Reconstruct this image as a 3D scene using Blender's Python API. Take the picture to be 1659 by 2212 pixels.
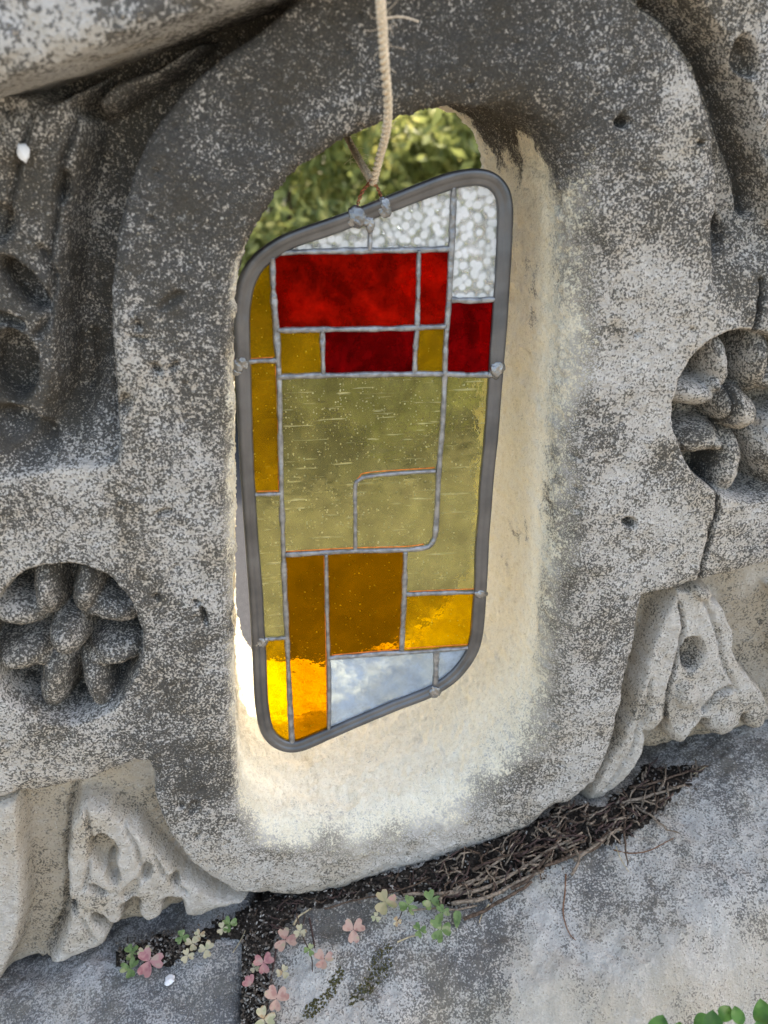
import bpy, bmesh, math, random
import numpy as np
from mathutils import Vector, Matrix
random.seed(7); rng = np.random.default_rng(7)
S = bpy.context.scene
for o in list(bpy.data.objects): bpy.data.objects.remove(o)

# ------------------------------------------------------------------ camera
CAM = np.array([0.0, -0.60, 1.45]); PITCH = math.radians(22.7); YAW = math.radians(8.6)
FPX = 1685.0; CX, CY = 829.5, 1106.0            # focal length and centre in units of a 1659 x 2212 picture
cam = bpy.data.cameras.new('camera'); co = bpy.data.objects.new('camera', cam); S.collection.objects.link(co)
co.location = CAM; co.rotation_euler = (math.pi/2-PITCH, 0, -YAW)
cam.sensor_fit = 'VERTICAL'; cam.sensor_height = 36; cam.lens = 36*FPX/2212
cam.clip_start = 0.02; cam.clip_end = 2000
cam.dof.use_dof = True; cam.dof.focus_distance = 0.72; cam.dof.aperture_fstop = 5.2
S.camera = co
S.render.resolution_x = 768; S.render.resolution_y = 1024
# ------------------------------------------------------------------ light
SUN_EL = math.radians(48); SUN_AZ = math.radians(66)     # sun stands behind the wall, a little to the right
w = bpy.data.worlds.new('World'); S.world = w; w.use_nodes = True
nt = w.node_tree; sky = nt.nodes.new('ShaderNodeTexSky'); sky.sky_type = 'NISHITA'; sky.sun_disc = False
sky.sun_elevation = SUN_EL; sky.sun_rotation = SUN_AZ; sky.air_density = 1.0; sky.dust_density = 3.0; sky.ozone_density = .4
bg = nt.nodes['Background']; bg.inputs[1].default_value = 0.15; nt.links.new(sky.outputs[0], bg.inputs[0])
sl = bpy.data.lights.new('sun', 'SUN'); so = bpy.data.objects.new('sun', sl); S.collection.objects.link(so)
sl.energy = 2.0; sl.angle = math.radians(0.6); sl.color = (1, .94, .84)
tosun = Vector((math.sin(SUN_AZ)*math.cos(SUN_EL), math.cos(SUN_AZ)*math.cos(SUN_EL), math.sin(SUN_EL)))
so.rotation_euler = tosun.to_track_quat('Z', 'Y').to_euler(); so.location = (2, 4, 5)
S.view_settings.view_transform = 'Standard'; S.view_settings.look = 'None'; S.view_settings.gamma = 1
S.view_settings.exposure = 2.15
S.view_settings.use_white_balance = True; S.view_settings.white_balance_temperature = 7350
S.render.engine = 'CYCLES'; S.cycles.max_bounces = 12; S.cycles.transparent_max_bounces = 16
S.cycles.transmission_bounces = 10

# ------------------------------------------------------------------ picture <-> place
cp, sp_, cy_, sy_ = math.cos(PITCH), math.sin(PITCH), math.cos(YAW), math.sin(YAW)
RIGHT = np.array([cy_, -sy_, 0]); FWD = np.array([sy_*cp, cy_*cp, -sp_]); UP = np.array([sy_*sp_, cy_*sp_, cp])
def ray(px, py):
    return FWD + RIGHT*((px-CX)/FPX) - UP*((py-CY)/FPX)
def U(px, py, Y=0.0):
    d = ray(px, py); return CAM + d*((Y-CAM[1])/d[1])
def proj(X, Y, Z):
    v0, v1, v2 = X-CAM[0], Y-CAM[1], Z-CAM[2]
    a = v0*RIGHT[0]+v1*RIGHT[1]; b = v0*FWD[0]+v1*FWD[1]+v2*FWD[2]; c = v0*UP[0]+v1*UP[1]+v2*UP[2]
    return CX+FPX*a/b, CY-FPX*c/b

# ------------------------------------------------------------------ numeric helpers
def hash2(ix, iy, seed):
    h = (ix.astype(np.int64)*374761393 + iy.astype(np.int64)*668265263 + seed*974634777) & 0xffffffff
    h = ((h ^ (h >> 13))*1274126177) & 0xffffffff
    return ((h ^ (h >> 16)) & 0xffff)/65535.0
def vnoise(x, y, seed=0):
    ix, iy = np.floor(x), np.floor(y); fx, fy = x-ix, y-iy
    fx = fx*fx*(3-2*fx); fy = fy*fy*(3-2*fy)
    a, b = hash2(ix, iy, seed), hash2(ix+1, iy, seed); c, d = hash2(ix, iy+1, seed), hash2(ix+1, iy+1, seed)
    return (a*(1-fx)+b*fx)*(1-fy)+(c*(1-fx)+d*fx)*fy
def fbm(x, y, f, octv=4, seed=0, gain=.5):
    t = 0; a = 1; n = 0
    for k in range(octv):
        t = t+a*(vnoise(x*f+17.3*k, y*f-9.1*k, seed+k)-.5); n += a; a *= gain; f *= 2.03
    return t/n*2
def ss(a, b, x):
    t = np.clip((x-a)/(b-a), 0, 1); return t*t*(3-2*t)
def sdf_poly(P, x, y):
    """signed distance, negative inside"""
    P = np.asarray(P, float); d = np.full(x.shape, 1e12); inside = np.zeros(x.shape, bool); n = len(P)
    for i in range(n):
        a, b = P[i], P[(i+1) % n]; e = b-a
        wx, wy = x-a[0], y-a[1]; t = np.clip((wx*e[0]+wy*e[1])/(e@e+1e-12), 0, 1)
        d = np.minimum(d, (wx-e[0]*t)**2+(wy-e[1]*t)**2)
        if a[1] != b[1]:
            c = ((a[1] > y) != (b[1] > y)) & (x < (b[0]-a[0])*(y-a[1])/(b[1]-a[1])+a[0]); inside ^= c
    d = np.sqrt(d); return np.where(inside, -d, d)
def dist_line(P, x, y):
    d = np.full(x.shape, 1e12)
    for i in range(len(P)-1):
        a, b = np.array(P[i], float), np.array(P[i+1], float); e = b-a
        wx, wy = x-a[0], y-a[1]; t = np.clip((wx*e[0]+wy*e[1])/(e@e+1e-12), 0, 1)
        d = np.minimum(d, (wx-e[0]*t)**2+(wy-e[1]*t)**2)
    return np.sqrt(d)
def smooth_closed(P, n=4000, keep=40):
    P = np.asarray(P, float); Q = np.vstack([P, P[:1]])
    L = np.r_[0, np.cumsum(np.hypot(*np.diff(Q, axis=0).T))]; t = np.linspace(0, L[-1], n, endpoint=False)
    z = np.interp(t, L, Q[:, 0])+1j*np.interp(t, L, Q[:, 1]); F = np.fft.fft(z); k = np.abs(np.fft.fftfreq(n, 1/n))
    F *= np.exp(-(k/keep)**2); z = np.fft.ifft(F); return np.c_[z.real, z.imag]
def catmull(P, n):
    P = [np.asarray(p, float) for p in P]; P = [2*P[0]-P[1]]+P+[2*P[-1]-P[-2]]; out = []
    m = len(P)-3
    for k in range(n):
        u = k/(n-1)*m; i = min(int(u), m-1); t = u-i; a, b, c, d = P[i:i+4]
        out.append(.5*((2*b)+(-a+c)*t+(2*a-5*b+4*c-d)*t*t+(-a+3*b-3*c+d)*t**3))
    return np.array(out)

# ------------------------------------------------------------------ object helpers
COL = S.collection
def link(o, parent=None):
    COL.objects.link(o)
    if parent is not None: o.parent = parent
    return o
def tag(o, label=None, cat=None, group=None, kind=None):
    for k, v in (('label', label), ('category', cat), ('group', group), ('kind', kind)):
        if v: o[k] = v
    return o
def empty(name, label, cat, loc=(0, 0, 0), group=None):
    o = bpy.data.objects.new(name, None); o.location = loc; o.empty_display_size = .02
    return tag(link(o), label, cat, group)
def mesh_np(V, F, smooth=True):
    """V (n,3), F (m,k) with k = 3 or 4"""
    V = np.ascontiguousarray(V, np.float32); F = np.ascontiguousarray(F, np.int32); me = bpy.data.meshes.new('mesh')
    me.vertices.add(len(V)); me.vertices.foreach_set('co', V.ravel())
    me.loops.add(F.size); me.loops.foreach_set('vertex_index', F.ravel())
    me.polygons.add(len(F)); k = F.shape[1]
    me.polygons.foreach_set('loop_start', np.arange(0, F.size, k, dtype=np.int32))
    me.polygons.foreach_set('use_smooth', np.full(len(F), smooth)); me.update(calc_edges=True); return me
def attr(me, name, vals):
    a = me.attributes.new(name, 'FLOAT', 'POINT'); a.data.foreach_set('value', np.ascontiguousarray(vals, np.float32))
def obj(name, me, mat, parent=None):
    if mat: me.materials.append(mat)
    me.name = name; return link(bpy.data.objects.new(name, me), parent)
def grid_faces(nr, nc, wrap=False):
    i = np.arange(nr-1)[:, None]; j = np.arange(nc if wrap else nc-1)[None, :]; j2 = (j+1) % nc
    return np.stack([i*nc+j, i*nc+j2, (i+1)*nc+j2, (i+1)*nc+j], -1).reshape(-1, 4)
class MB:
    def __init__(s): s.v = []; s.f = []; s.n = 0
    def add(s, V, F):
        s.v.append(np.asarray(V, float)); s.f += [tuple(int(i)+s.n for i in f) for f in F]; s.n += len(V)
    def mesh(s, smooth=True):
        me = bpy.data.meshes.new('mesh'); me.from_pydata(np.vstack(s.v).tolist(), [], s.f)
        me.polygons.foreach_set('use_smooth', np.full(len(s.f), smooth)); me.update(); return me
def tube(P, r, k=8, closed=False, prof=None):
    """sweep a circle (or a profile of (side, out) pairs) along a 3D line, parallel transported"""
    P = np.asarray(P, float); n = len(P); r = np.broadcast_to(np.asarray(r, float), (n,))
    T = np.gradient(P, axis=0); T /= np.linalg.norm(T, axis=1)[:, None]+1e-12
    a = np.array([0, 0, 1.]) if abs(T[0][2]) < .9 else np.array([1., 0, 0]); nrm = np.cross(T[0], a); nrm /= np.linalg.norm(nrm)
    V = []; ang = np.linspace(0, 2*math.pi, k, endpoint=False)
    for i in range(n):
        nrm = nrm-T[i]*(nrm@T[i]); nrm /= np.linalg.norm(nrm)+1e-12; b = np.cross(T[i], nrm)
        V.append(P[i]+r[i]*(np.cos(ang)[:, None]*nrm+np.sin(ang)[:, None]*b))
    V = np.vstack(V); F = [tuple(f) for f in grid_faces(n, k, True)]
    if not closed: F += [tuple(range(k))[::-1], tuple(range((n-1)*k, n*k))]
    return V, F
def blob(c, rad, seed=0, amp=.25, sub=3, squash=(1, 1, 1)):
    bm = bmesh.new(); bmesh.ops.create_icosphere(bm, subdivisions=sub, radius=1)
    V = np.array([v.co[:] for v in bm.verts]); F = [tuple(v.index for v in f.verts) for f in bm.faces]; bm.free()
    n = fbm(V[:, 0]+V[:, 2]*.7+seed, V[:, 1]-V[:, 2]*.5, 1.6, 3, seed)
    return np.asarray(c)+V*(1+amp*n)[:, None]*rad*np.asarray(squash), F

# ------------------------------------------------------------------ materials
def mat(name):
    m = bpy.data.materials.new(name); m.use_nodes = True; t = m.node_tree
    b = t.nodes['Principled BSDF']; return m, t, b
def N(t, typ, **kw):
    n = t.nodes.new(typ)
    for k, v in kw.items():
        if k.startswith('i_'):
            key = k[2:]; key = int(key) if key.isdigit() else key
            n.inputs[key].default_value = v
        else: setattr(n, k, v)
    return n
def coords(t): return N(t, 'ShaderNodeTexCoord').outputs['Object']
def noise(t, vec, scale, detail=4, rough=.55, dist=0):
    n = N(t, 'ShaderNodeTexNoise'); n.inputs['Scale'].default_value = scale; n.inputs['Detail'].default_value = detail
    n.inputs['Roughness'].default_value = rough; n.inputs['Distortion'].default_value = dist; t.links.new(vec, n.inputs['Vector']); return n.outputs[0]
def math_(t, op, a, b=None, c=None, clamp=False):
    n = N(t, 'ShaderNodeMath', operation=op, use_clamp=clamp)
    for i, x in enumerate((a, b, c)):
        if x is None: continue
        if isinstance(x, (int, float)): n.inputs[i].default_value = x
        else: t.links.new(x, n.inputs[i])
    return n.outputs[0]
def mr(t, v, a, b, c=0, d=1, smooth=True):
    n = N(t, 'ShaderNodeMapRange', interpolation_type='SMOOTHSTEP' if smooth else 'LINEAR')
    t.links.new(v, n.inputs[0])
    for i, x in zip((1, 2, 3, 4), (a, b, c, d)): n.inputs[i].default_value = x
    return n.outputs[0]
def mixc(t, f, a, b, blend='MIX'):
    n = N(t, 'ShaderNodeMix', data_type='RGBA', blend_type=blend)
    for k, x in ((0, f), (6, a), (7, b)):
        if isinstance(x, (int, float)): n.inputs[k].default_value = x
        elif isinstance(x, tuple): n.inputs[k].default_value = (*x, 1)
        else: t.links.new(x, n.inputs[k])
    return n.outputs[2]
def bump(t, h, strength, dist, normal=None):
    n = N(t, 'ShaderNodeBump'); n.inputs['Strength'].default_value = strength; n.inputs['Distance'].default_value = dist
    t.links.new(h, n.inputs['Height'])
    if normal: t.links.new(normal, n.inputs['Normal'])
    return n.outputs[0]
def attrn(t, name): return N(t, 'ShaderNodeAttribute', attribute_name=name).outputs['Fac']

def stone_mat(name, pale, pale2, dark, cream, tan, use_attr=True, crust=.5, bias=0.0, ks=1.0):
    m, t, b = mat(name); v = coords(t)
    n1 = noise(t, v, 520*ks, 2, .6); n2 = noise(t, v, 150*ks, 4, .65); n3 = noise(t, v, 22, 5, .6); n4 = noise(t, v, 5.5, 3, .5)
    n5 = noise(t, v, 900, 2, .6)
    cr = attrn(t, 'crust') if use_attr else None
    s = math_(t, 'MULTIPLY_ADD', n1, 1.75, math_(t, 'MULTIPLY', n2, 1.15))
    s = math_(t, 'MULTIPLY_ADD', n3, .7, s); s = math_(t, 'MULTIPLY_ADD', n4, .35, s)      # mean 1.98
    s = math_(t, 'ADD', s, math_(t, 'MULTIPLY', cr, .75) if cr else crust*.75)
    spk = math_(t, 'MULTIPLY_ADD', mr(t, s, 2.20+bias, 2.54+bias), .84, mr(t, s, 1.8+bias, 2.9+bias, 0, .16, False))
    pl = mixc(t, mr(t, n2, .35, .7), pale, pale2)
    pl = mixc(t, mr(t, n3, .5, .75, 0, .5), pl, tan)
    if use_attr:
        pl = mixc(t, math_(t, 'MULTIPLY', attrn(t, 'tan'), mr(t, n3, .3, .6, .5, 1)), pl, tan)
    pl = mixc(t, mr(t, noise(t, v, 11, 4, .6), .40, .65, 0, .55), pl, (pale[0]*1.12, pale[1]*1.02, pale[2]*.86))
    warm = mixc(t, mr(t, n3, .4, .7), dark, (dark[0]*1.5, dark[1]*1.4, dark[2]*1.2))
    c = mixc(t, math_(t, 'MULTIPLY', spk, .93), pl, warm)
    if use_attr:
        cr2 = mixc(t, mr(t, n2, .4, .75, 0, .55), cream, (cream[0]*.78, cream[1]*.72, cream[2]*.62))
        cr2 = mixc(t, mr(t, n1, .54, .72, 0, .42), cr2, (.34, .28, .19))
        cr2 = mixc(t, mr(t, noise(t, v, 60, 4, .7), .55, .75, 0, .32), cr2, (.52, .45, .34))
        cm = math_(t, 'ADD', attrn(t, 'cream'), math_(t, 'MULTIPLY_ADD', n1, 1.9, math_(t, 'MULTIPLY_ADD', n2, 1.2, -1.55)))
        c = mixc(t, mr(t, cm, .26, .84), c, cr2)
    # small white lichen flecks
    fl = mr(t, noise(t, v, 300*ks, 4, .7), .58, .70, 0, .42); c = mixc(t, fl, c, (.62, .59, .53))
    t.links.new(c, b.inputs['Base Color']); b.inputs['Roughness'].default_value = .95
    b.inputs['Specular IOR Level'].default_value = .15
    h = math_(t, 'MULTIPLY_ADD', n1, .6, math_(t, 'MULTIPLY_ADD', n2, 1.1, math_(t, 'MULTIPLY', n5, .3)))
    h = math_(t, 'MULTIPLY_ADD', spk, -.12, h)
    t.links.new(bump(t, h, 1, .0032), b.inputs['Normal']); return m
M = {}
M['stone'] = stone_mat('weathered_limestone', (.44, .408, .365), (.63, .595, .54), (.022, .0215, .021), (.84, .775, .62), (.38, .31, .215))
M['plinth'] = stone_mat('grey_ledge_stone', (.37, .36, .345), (.52, .505, .48), (.09, .09, .092), (.6, .55, .45), (.33, .30, .25))
M['plinth2'] = stone_mat('warm_ledge_stone', (.42, .40, .365), (.58, .555, .505), (.075, .072, .07), (.6, .55, .45), (.36, .32, .25))
M['coping'] = stone_mat('coping_stone', (.44, .425, .40), (.60, .58, .55), (.05, .05, .05), (.6, .5, .4), (.34, .30, .24), ks=.6)

def simple(name, col, rough=.6, metal=0, nscale=60, namp=.35, bstr=.3, bdist=.001, spec=.5):
    m, t, b = mat(name); v = coords(t); n = noise(t, v, nscale, 4)
    d = tuple(x*(1-namp) for x in col); e = tuple(min(1, x*(1+namp)) for x in col)
    t.links.new(mixc(t, mr(t, n, .3, .7), d, e), b.inputs['Base Color'])
    b.inputs['Roughness'].default_value = rough; b.inputs['Metallic'].default_value = metal; b.inputs['Specular IOR Level'].default_value = spec
    t.links.new(bump(t, noise(t, v, nscale*2.5, 4), bstr, bdist), b.inputs['Normal']); return m
M['lead'] = simple('lead_came', (.12, .12, .124), .36, .7, 35, .22, .12, .0006)
M['solder'] = simple('solder', (.25, .25, .252), .34, .65, 130, .35, .8, .0014)
M['blob'] = simple('solder_bead', (.24, .236, .232), .26, .8, 110, .35, .6, .0018)
M['foil'] = simple('copper_foil_edge', (.75, .20, .03), .35, .3, 200, .3, .2, .0005)
M['copper'] = simple('copper_wire', (.42, .14, .08), .35, .8, 300, .3, .2, .0003)
M['twine'] = simple('jute_twine', (.66, .55, .41), .9, 0, 900, .35, .6, .0006, .2)
M['soil'] = simple('dark_soil', (.036, .029, .023), 1, 0, 300, .6, 1, .004, .1)
M['root'] = simple('dry_root', (.10, .068, .048), .9, 0, 350, .55, .8, .0015, .15)
M['root_pale'] = simple('bleached_root', (.22, .17, .125), .9, 0, 350, .5, .8, .0015, .15)
M['grit'] = simple('pale_grit', (.27, .25, .22), 1, 0, 200, .5, .6, .001, .1)
M['crumb'] = simple('soil_crumb', (.10, .082, .066), 1, 0, 200, .6, .6, .001, .1)
M['stem'] = simple('dark_stem', (.055, .028, .022), .7, 0, 200, .4, .3, .0005)
M['straw'] = simple('straw', (.45, .36, .22), .8, 0, 300, .3, .3, .0005)
M['needle'] = simple('brown_needle', (.16, .07, .03), .7, 0, 300, .3, .3, .0005)
M['moss'] = simple('moss', (.12, .11, .05), 1, 0, 500, .6, 1, .003, .1)
M['scrap'] = simple('white_scrap', (.72, .72, .72), .7, 0, 120, .1, .3, .001)
M['road'] = simple('asphalt', (.055, .056, .06), .95, 0, 90, .4, .5, .004, .2)
M['bounce_ground'] = simple('pale_bounce_ground', (.24, .22, .185), .95, 0, 40, .3, .5, .004, .2)
M['bark'] = simple('bark', (.09, .065, .045), .95, 0, 30, .5, 1, .01, .1)

def leaf_mat(name, cols, nscale, trans=.45, rough=.5, vein=False):
    m, t, b = mat(name); v = coords(t); n = noise(t, v, nscale, 2)
    c = mixc(t, mr(t, n, .35, .5), cols[0], cols[1])
    if len(cols) > 2: c = mixc(t, mr(t, n, .56, .66), c, cols[2])
    t.links.new(c, b.inputs['Base Color']); b.inputs['Roughness'].default_value = rough
    b.inputs['Specular IOR Level'].default_value = .35
    tr = N(t, 'ShaderNodeBsdfTranslucent'); t.links.new(c, tr.inputs[0]); mx = N(t, 'ShaderNodeMixShader'); mx.inputs[0].default_value = trans
    t.links.new(b.outputs[0], mx.inputs[1]); t.links.new(tr.outputs[0], mx.inputs[2]); t.links.new(mx.outputs[0], t.nodes['Material Output'].inputs[0])
    return m
M['hedge'] = leaf_mat('hedge_leaves', [(.15, .18, .06), (.28, .31, .10), (.50, .48, .17)], 5, .5)
M['hedge2'] = leaf_mat('shrub_leaves', [(.14, .19, .07), (.30, .34, .13), (.50, .48, .25)], 7, .5)
M['clover_pink'] = leaf_mat('pink_clover', [(.42, .22, .18), (.52, .34, .27), (.44, .38, .25)], 120, .3)
M['clover_red'] = leaf_mat('rose_clover', [(.36, .14, .15), (.46, .23, .22), (.44, .31, .25)], 120, .3)
M['clover_green'] = leaf_mat('green_clover', [(.10, .17, .05), (.18, .26, .09), (.34, .36, .18)], 120, .3)
M['clover_pale'] = leaf_mat('pale_clover', [(.38, .38, .22), (.52, .46, .30), (.45, .30, .16)], 120, .3)
M['clover_mix'] = leaf_mat('pink_green_clover', [(.22, .28, .11), (.42, .36, .20), (.58, .30, .25)], 60, .3)
M['bright_leaf'] = leaf_mat('bright_green_leaf', [(.04, .11, .018), (.075, .18, .03), (.12, .25, .05)], 60, .3, .35)

def glass_mat(name, col, haze, hazecol, bscale, bdist, kind='plain', rough=.03):
    """tinted glass, colour met at both faces; seeds and reams scatter light (haze); in the hammered kind haze paints glints"""
    m, t, b = mat(name); v = coords(t)
    wob = noise(t, v, bscale, 3, .5)
    if kind == 'hammered':
        vo = N(t, 'ShaderNodeTexVoronoi', feature='SMOOTH_F1'); vo.inputs['Scale'].default_value = 165; vo.inputs['Smoothness'].default_value = .6
        t.links.new(v, vo.inputs['Vector']); h = math_(t, 'MULTIPLY_ADD', wob, .15, vo.outputs['Distance'])
    else: h = wob
    sx = N(t, 'ShaderNodeSeparateXYZ'); t.links.new(v, sx.inputs[0]); back = math_(t, 'GREATER_THAN', sx.outputs[1], .058)      # worked side faces away
    nb = bump(t, math_(t, 'MULTIPLY', h, back), 1, bdist)
    n = noise(t, v, 30, 5, .65, .8)
    c = mixc(t, mr(t, n, .32, .68), tuple(x*(.74 if kind == 'plain' else .9) for x in col), tuple(min(1, x*1.08) for x in col))
    g = N(t, 'ShaderNodeBsdfGlass'); g.inputs['IOR'].default_value = 1.45; g.inputs['Roughness'].default_value = rough
    t.links.new(c, g.inputs['Color']); t.links.new(nb, g.inputs['Normal'])
    tr = N(t, 'ShaderNodeBsdfTranslucent'); df = N(t, 'ShaderNodeBsdfDiffuse')
    hc = mixc(t, mr(t, n, .3, .7), tuple(x*(.42 if kind == 'plain' else .78) for x in hazecol), tuple(min(1, x*(1.3 if kind == 'plain' else 1.1)) for x in hazecol))
    t.links.new(hc, tr.inputs[0]); t.links.new(hc, df.inputs[0]); t.links.new(nb, tr.inputs['Normal'])
    hz = N(t, 'ShaderNodeMixShader'); hz.inputs[0].default_value = {'hammered': .6, 'even': .6}.get(kind, .25); t.links.new(nb, df.inputs['Normal'])
    t.links.new(tr.outputs[0], hz.inputs[1]); t.links.new(df.outputs[0], hz.inputs[2])
    f = mr(t, noise(t, v, 38, 5, .7), .35, .75, haze*.5, min(1, haze*1.5))
    if kind == 'hammered': f = mr(t, h, .42, .74, 1.0, .25)  # white diffuse dimples stand in for glints of refracted sky
    if kind in ('seedy', 'amber'):
        # bubbles: small bright seeds, and drawn-out seeds running across the sheet
        vo = N(t, 'ShaderNodeTexVoronoi', feature='F1'); vo.inputs['Scale'].default_value = 210; t.links.new(v, vo.inputs['Vector'])
        pick = math_(t, 'GREATER_THAN', N_sep(t, vo.outputs['Color']), .66 if kind == 'seedy' else .88)
        seed = math_(t, 'MULTIPLY', mr(t, vo.outputs['Distance'], .10, .24, 1, 0), pick)
        mp = N(t, 'ShaderNodeMapping'); mp.inputs['Scale'].default_value = (30, 30, 620); mp.inputs['Rotation'].default_value = (0, -.06, 0); t.links.new(v, mp.inputs['Vector'])
        st = noise(t, mp.outputs[0], 1, 2, .5); st = mr(t, st, .655, .72, 0, .8 if kind == 'seedy' else .15)
        sc = noise(t, mp.outputs[0], .33, 3, .6); seed = math_(t, 'MAXIMUM', seed, st)
        v2 = N(t, 'ShaderNodeTexVoronoi', feature='F1'); v2.inputs['Scale'].default_value = 420; t.links.new(v, v2.inputs['Vector'])
        seed = math_(t, 'MAXIMUM', seed, math_(t, 'MULTIPLY', mr(t, v2.outputs['Distance'], .12, .34, .9, 0), math_(t, 'GREATER_THAN', N_sep(t, v2.outputs['Color']), .80 if kind == 'seedy' else .95)))
        f = math_(t, 'MAXIMUM', f, math_(t, 'MULTIPLY', seed, .9))
        t.links.new(mixc(t, seed, hc, tuple(min(1, x*1.0+.75) for x in hazecol)), tr.inputs[0])
    mx = N(t, 'ShaderNodeMixShader')
    t.links.new(f, mx.inputs[0]) if not isinstance(f, float) else None
    t.links.new(g.outputs[0], mx.inputs[1]); t.links.new(hz.outputs[0], mx.inputs[2])
    t.links.new(mx.outputs[0], t.nodes['Material Output'].inputs[0]); return m
def N_sep(t, c):
    s = N(t, 'ShaderNodeSeparateColor'); t.links.new(c, s.inputs[0]); return s.outputs[0]
M['g_clear'] = glass_mat('hammered_clear_glass', (.97, .98, .97), .6, (.97, .99, .97), 300, .0042, 'hammered', .02)
M['g_red'] = glass_mat('red_glass', (.85, .045, .02), .40, (.85, .03, .012), 60, .0010)
M['g_dred'] = glass_mat('deep_red_glass', (.65, .015, .018), .35, (.5, .008, .014), 60, .0008)
M['g_amber'] = glass_mat('amber_glass', (.97, .70, .06), .26, (.80, .52, .035), 70, .0012, 'amber')
M['g_brown'] = glass_mat('brown_amber_glass', (.74, .47, .03), .06, (.30, .17, .01), 70, .0012, 'amber')
M['g_olive'] = glass_mat('seedy_olive_glass', (.90, .86, .54), .22, (.55, .52, .23), 80, .0010, 'seedy')
M['g_blue'] = glass_mat('pale_blue_glass', (.80, .88, .95), .72, (.48, .56, .66), 60, .0006, 'even')

# ================================================================== THE CARVED STONE
D = 0.270                                        # thickness of the pierced stone
RX = (-0.62, 0.86); RZ = (0.62, 1.86); RS = 0.001
xs = np.arange(RX[0], RX[1], RS); zs = np.arange(RZ[0], RZ[1], RS)
GX, GZ = np.meshgrid(xs, zs); PX, PY = proj(GX, 0*GX, GZ)      # where each point of the face stands in the picture
H = np.zeros_like(GX); LAB = np.zeros(GX.shape, np.int16)
CR = np.full(GX.shape, .5); TAN = np.zeros_like(GX)
wx = PX+fbm(GX, GZ, 45, 5, 3, .62)*7; wy = PY+fbm(GX, GZ, 45, 5, 9, .62)*7      # hand-cut wobble
def box(x0, y0, x1, y1):
    m = (PX > x0) & (PX < x1) & (PY > y0) & (PY < y1)
    r = np.where(m.any(1))[0]; c = np.where(m.any(0))[0]
    return (slice(r[0], r[-1]+1), slice(c[0], c[-1]+1))
def pbox(P, pad=60):
    P = np.array(P); return box(P[:, 0].min()-pad, P[:, 1].min()-pad, P[:, 0].max()+pad, P[:, 1].max()+pad)
def ell(cx, cy, rx, ry, ang, s, pw=2.0):
    a = math.radians(ang); dx, dy = wx[s]-cx, wy[s]-cy
    u = dx*math.cos(a)+dy*math.sin(a); v = -dx*math.sin(a)+dy*math.cos(a); return (np.abs(u/rx)**pw+np.abs(v/ry)**pw)**(1/pw)
def recess(P, depth, edge, lab=None, tan=.5, crust=None):
    s = pbox(P); d = sdf_poly(P, wx[s], wy[s]); k = ss(edge*.15, -edge, d); H[s] = np.maximum(H[s], depth*k)
    H[s] += np.where(d > -edge, .0035*np.clip(1-np.maximum(d, 0)/34, 0, 1)**2*(1-k), 0)      # worn, rolled arris
    TAN[s] = np.maximum(TAN[s], tan*k)
    if crust is not None: CR[s] += (crust-CR[s])*k
    if lab: LAB[s][d < 0] = lab
def raise_poly(P, to, edge):                      # lift the floor inside P up to height 'to'
    s = pbox(P); d = sdf_poly(P, wx[s], wy[s]); k = ss(edge*.3, -edge, d); t = np.minimum(H[s], to)
    H[s] += (t-H[s])*k; TAN[s] *= 1-.8*k
def dome(cx, cy, rx, ry, ang, top, base, lab=None, pw=2.0):
    s = box(cx-max(rx, ry)*1.3, cy-max(rx, ry)*1.3, cx+max(rx, ry)*1.3, cy+max(rx, ry)*1.3)
    q = ell(cx, cy, rx, ry, ang, s, pw); hh = base-(base-top)*np.sqrt(np.clip(1-q**2.2, 0, 1)); m = q < 1
    new = np.where(m, np.minimum(H[s], hh), H[s]); ch = new < H[s]-1e-6
    TAN[s] = np.where(ch, TAN[s]*.35, TAN[s])
    if lab: LAB[s][ch] = lab
    H[s] = new
def hollow(cx, cy, rx, ry, ang, depth, pw=2.0, crust=0.0, tan=.5, sharp=.35):
    m = max(rx, ry)*1.35; s = box(cx-m, cy-m, cx+m, cy+m); q = ell(cx, cy, rx, ry, ang, s)
    k = ss(1.04, 1-sharp, q); H[s] += depth*k; TAN[s] = np.maximum(TAN[s], tan*k); CR[s] += crust*k
def groove(P, width, depth, tan=0.0, crust=0.0):
    s = pbox(P, width+30); d = dist_line(P, wx[s], wy[s]); k = ss(width, 0, d); H[s] += depth*k
    TAN[s] = np.maximum(TAN[s], tan*k); CR[s] += crust*k

# overall crust of black lichen: heavy towards the top, thin lower down and on the right
CR = .45+.34*ss(900, 250, PY)+.10*ss(900, 300, PX)*ss(1700, 1200, PY)+.08*ss(1500, 1750, PX)
CR -= .14*ss(1230, 1400, PX)*ss(300, 700, PY)*ss(1300, 900, PY)
CR -= .12*ss(1550, 1900, PY)
CR += fbm(GX, GZ, 9, 3, 31)*.22
for cx, cy, r, a in ((1330, 930, 60, .3), (1180+270, 1010, 70, .25), (1130, 1190, 90, .2), (440, 700, 120, .15), (1350, 1390, 140, .25), (420, 1690, 90, .3), (1300, 470, 120, -.1), (1460, 330, 60, -.4), (1480, 200, 50, -.35), (330, 1560, 120, .18), (420, 1000, 130, .12), (1010, 90, 160, .18), (1090, 1640, 90, .35), (640, 60, 120, .1)):
    CR += a*np.exp(-((PX-cx)**2+(PY-cy)**2)/(r*r))

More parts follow.
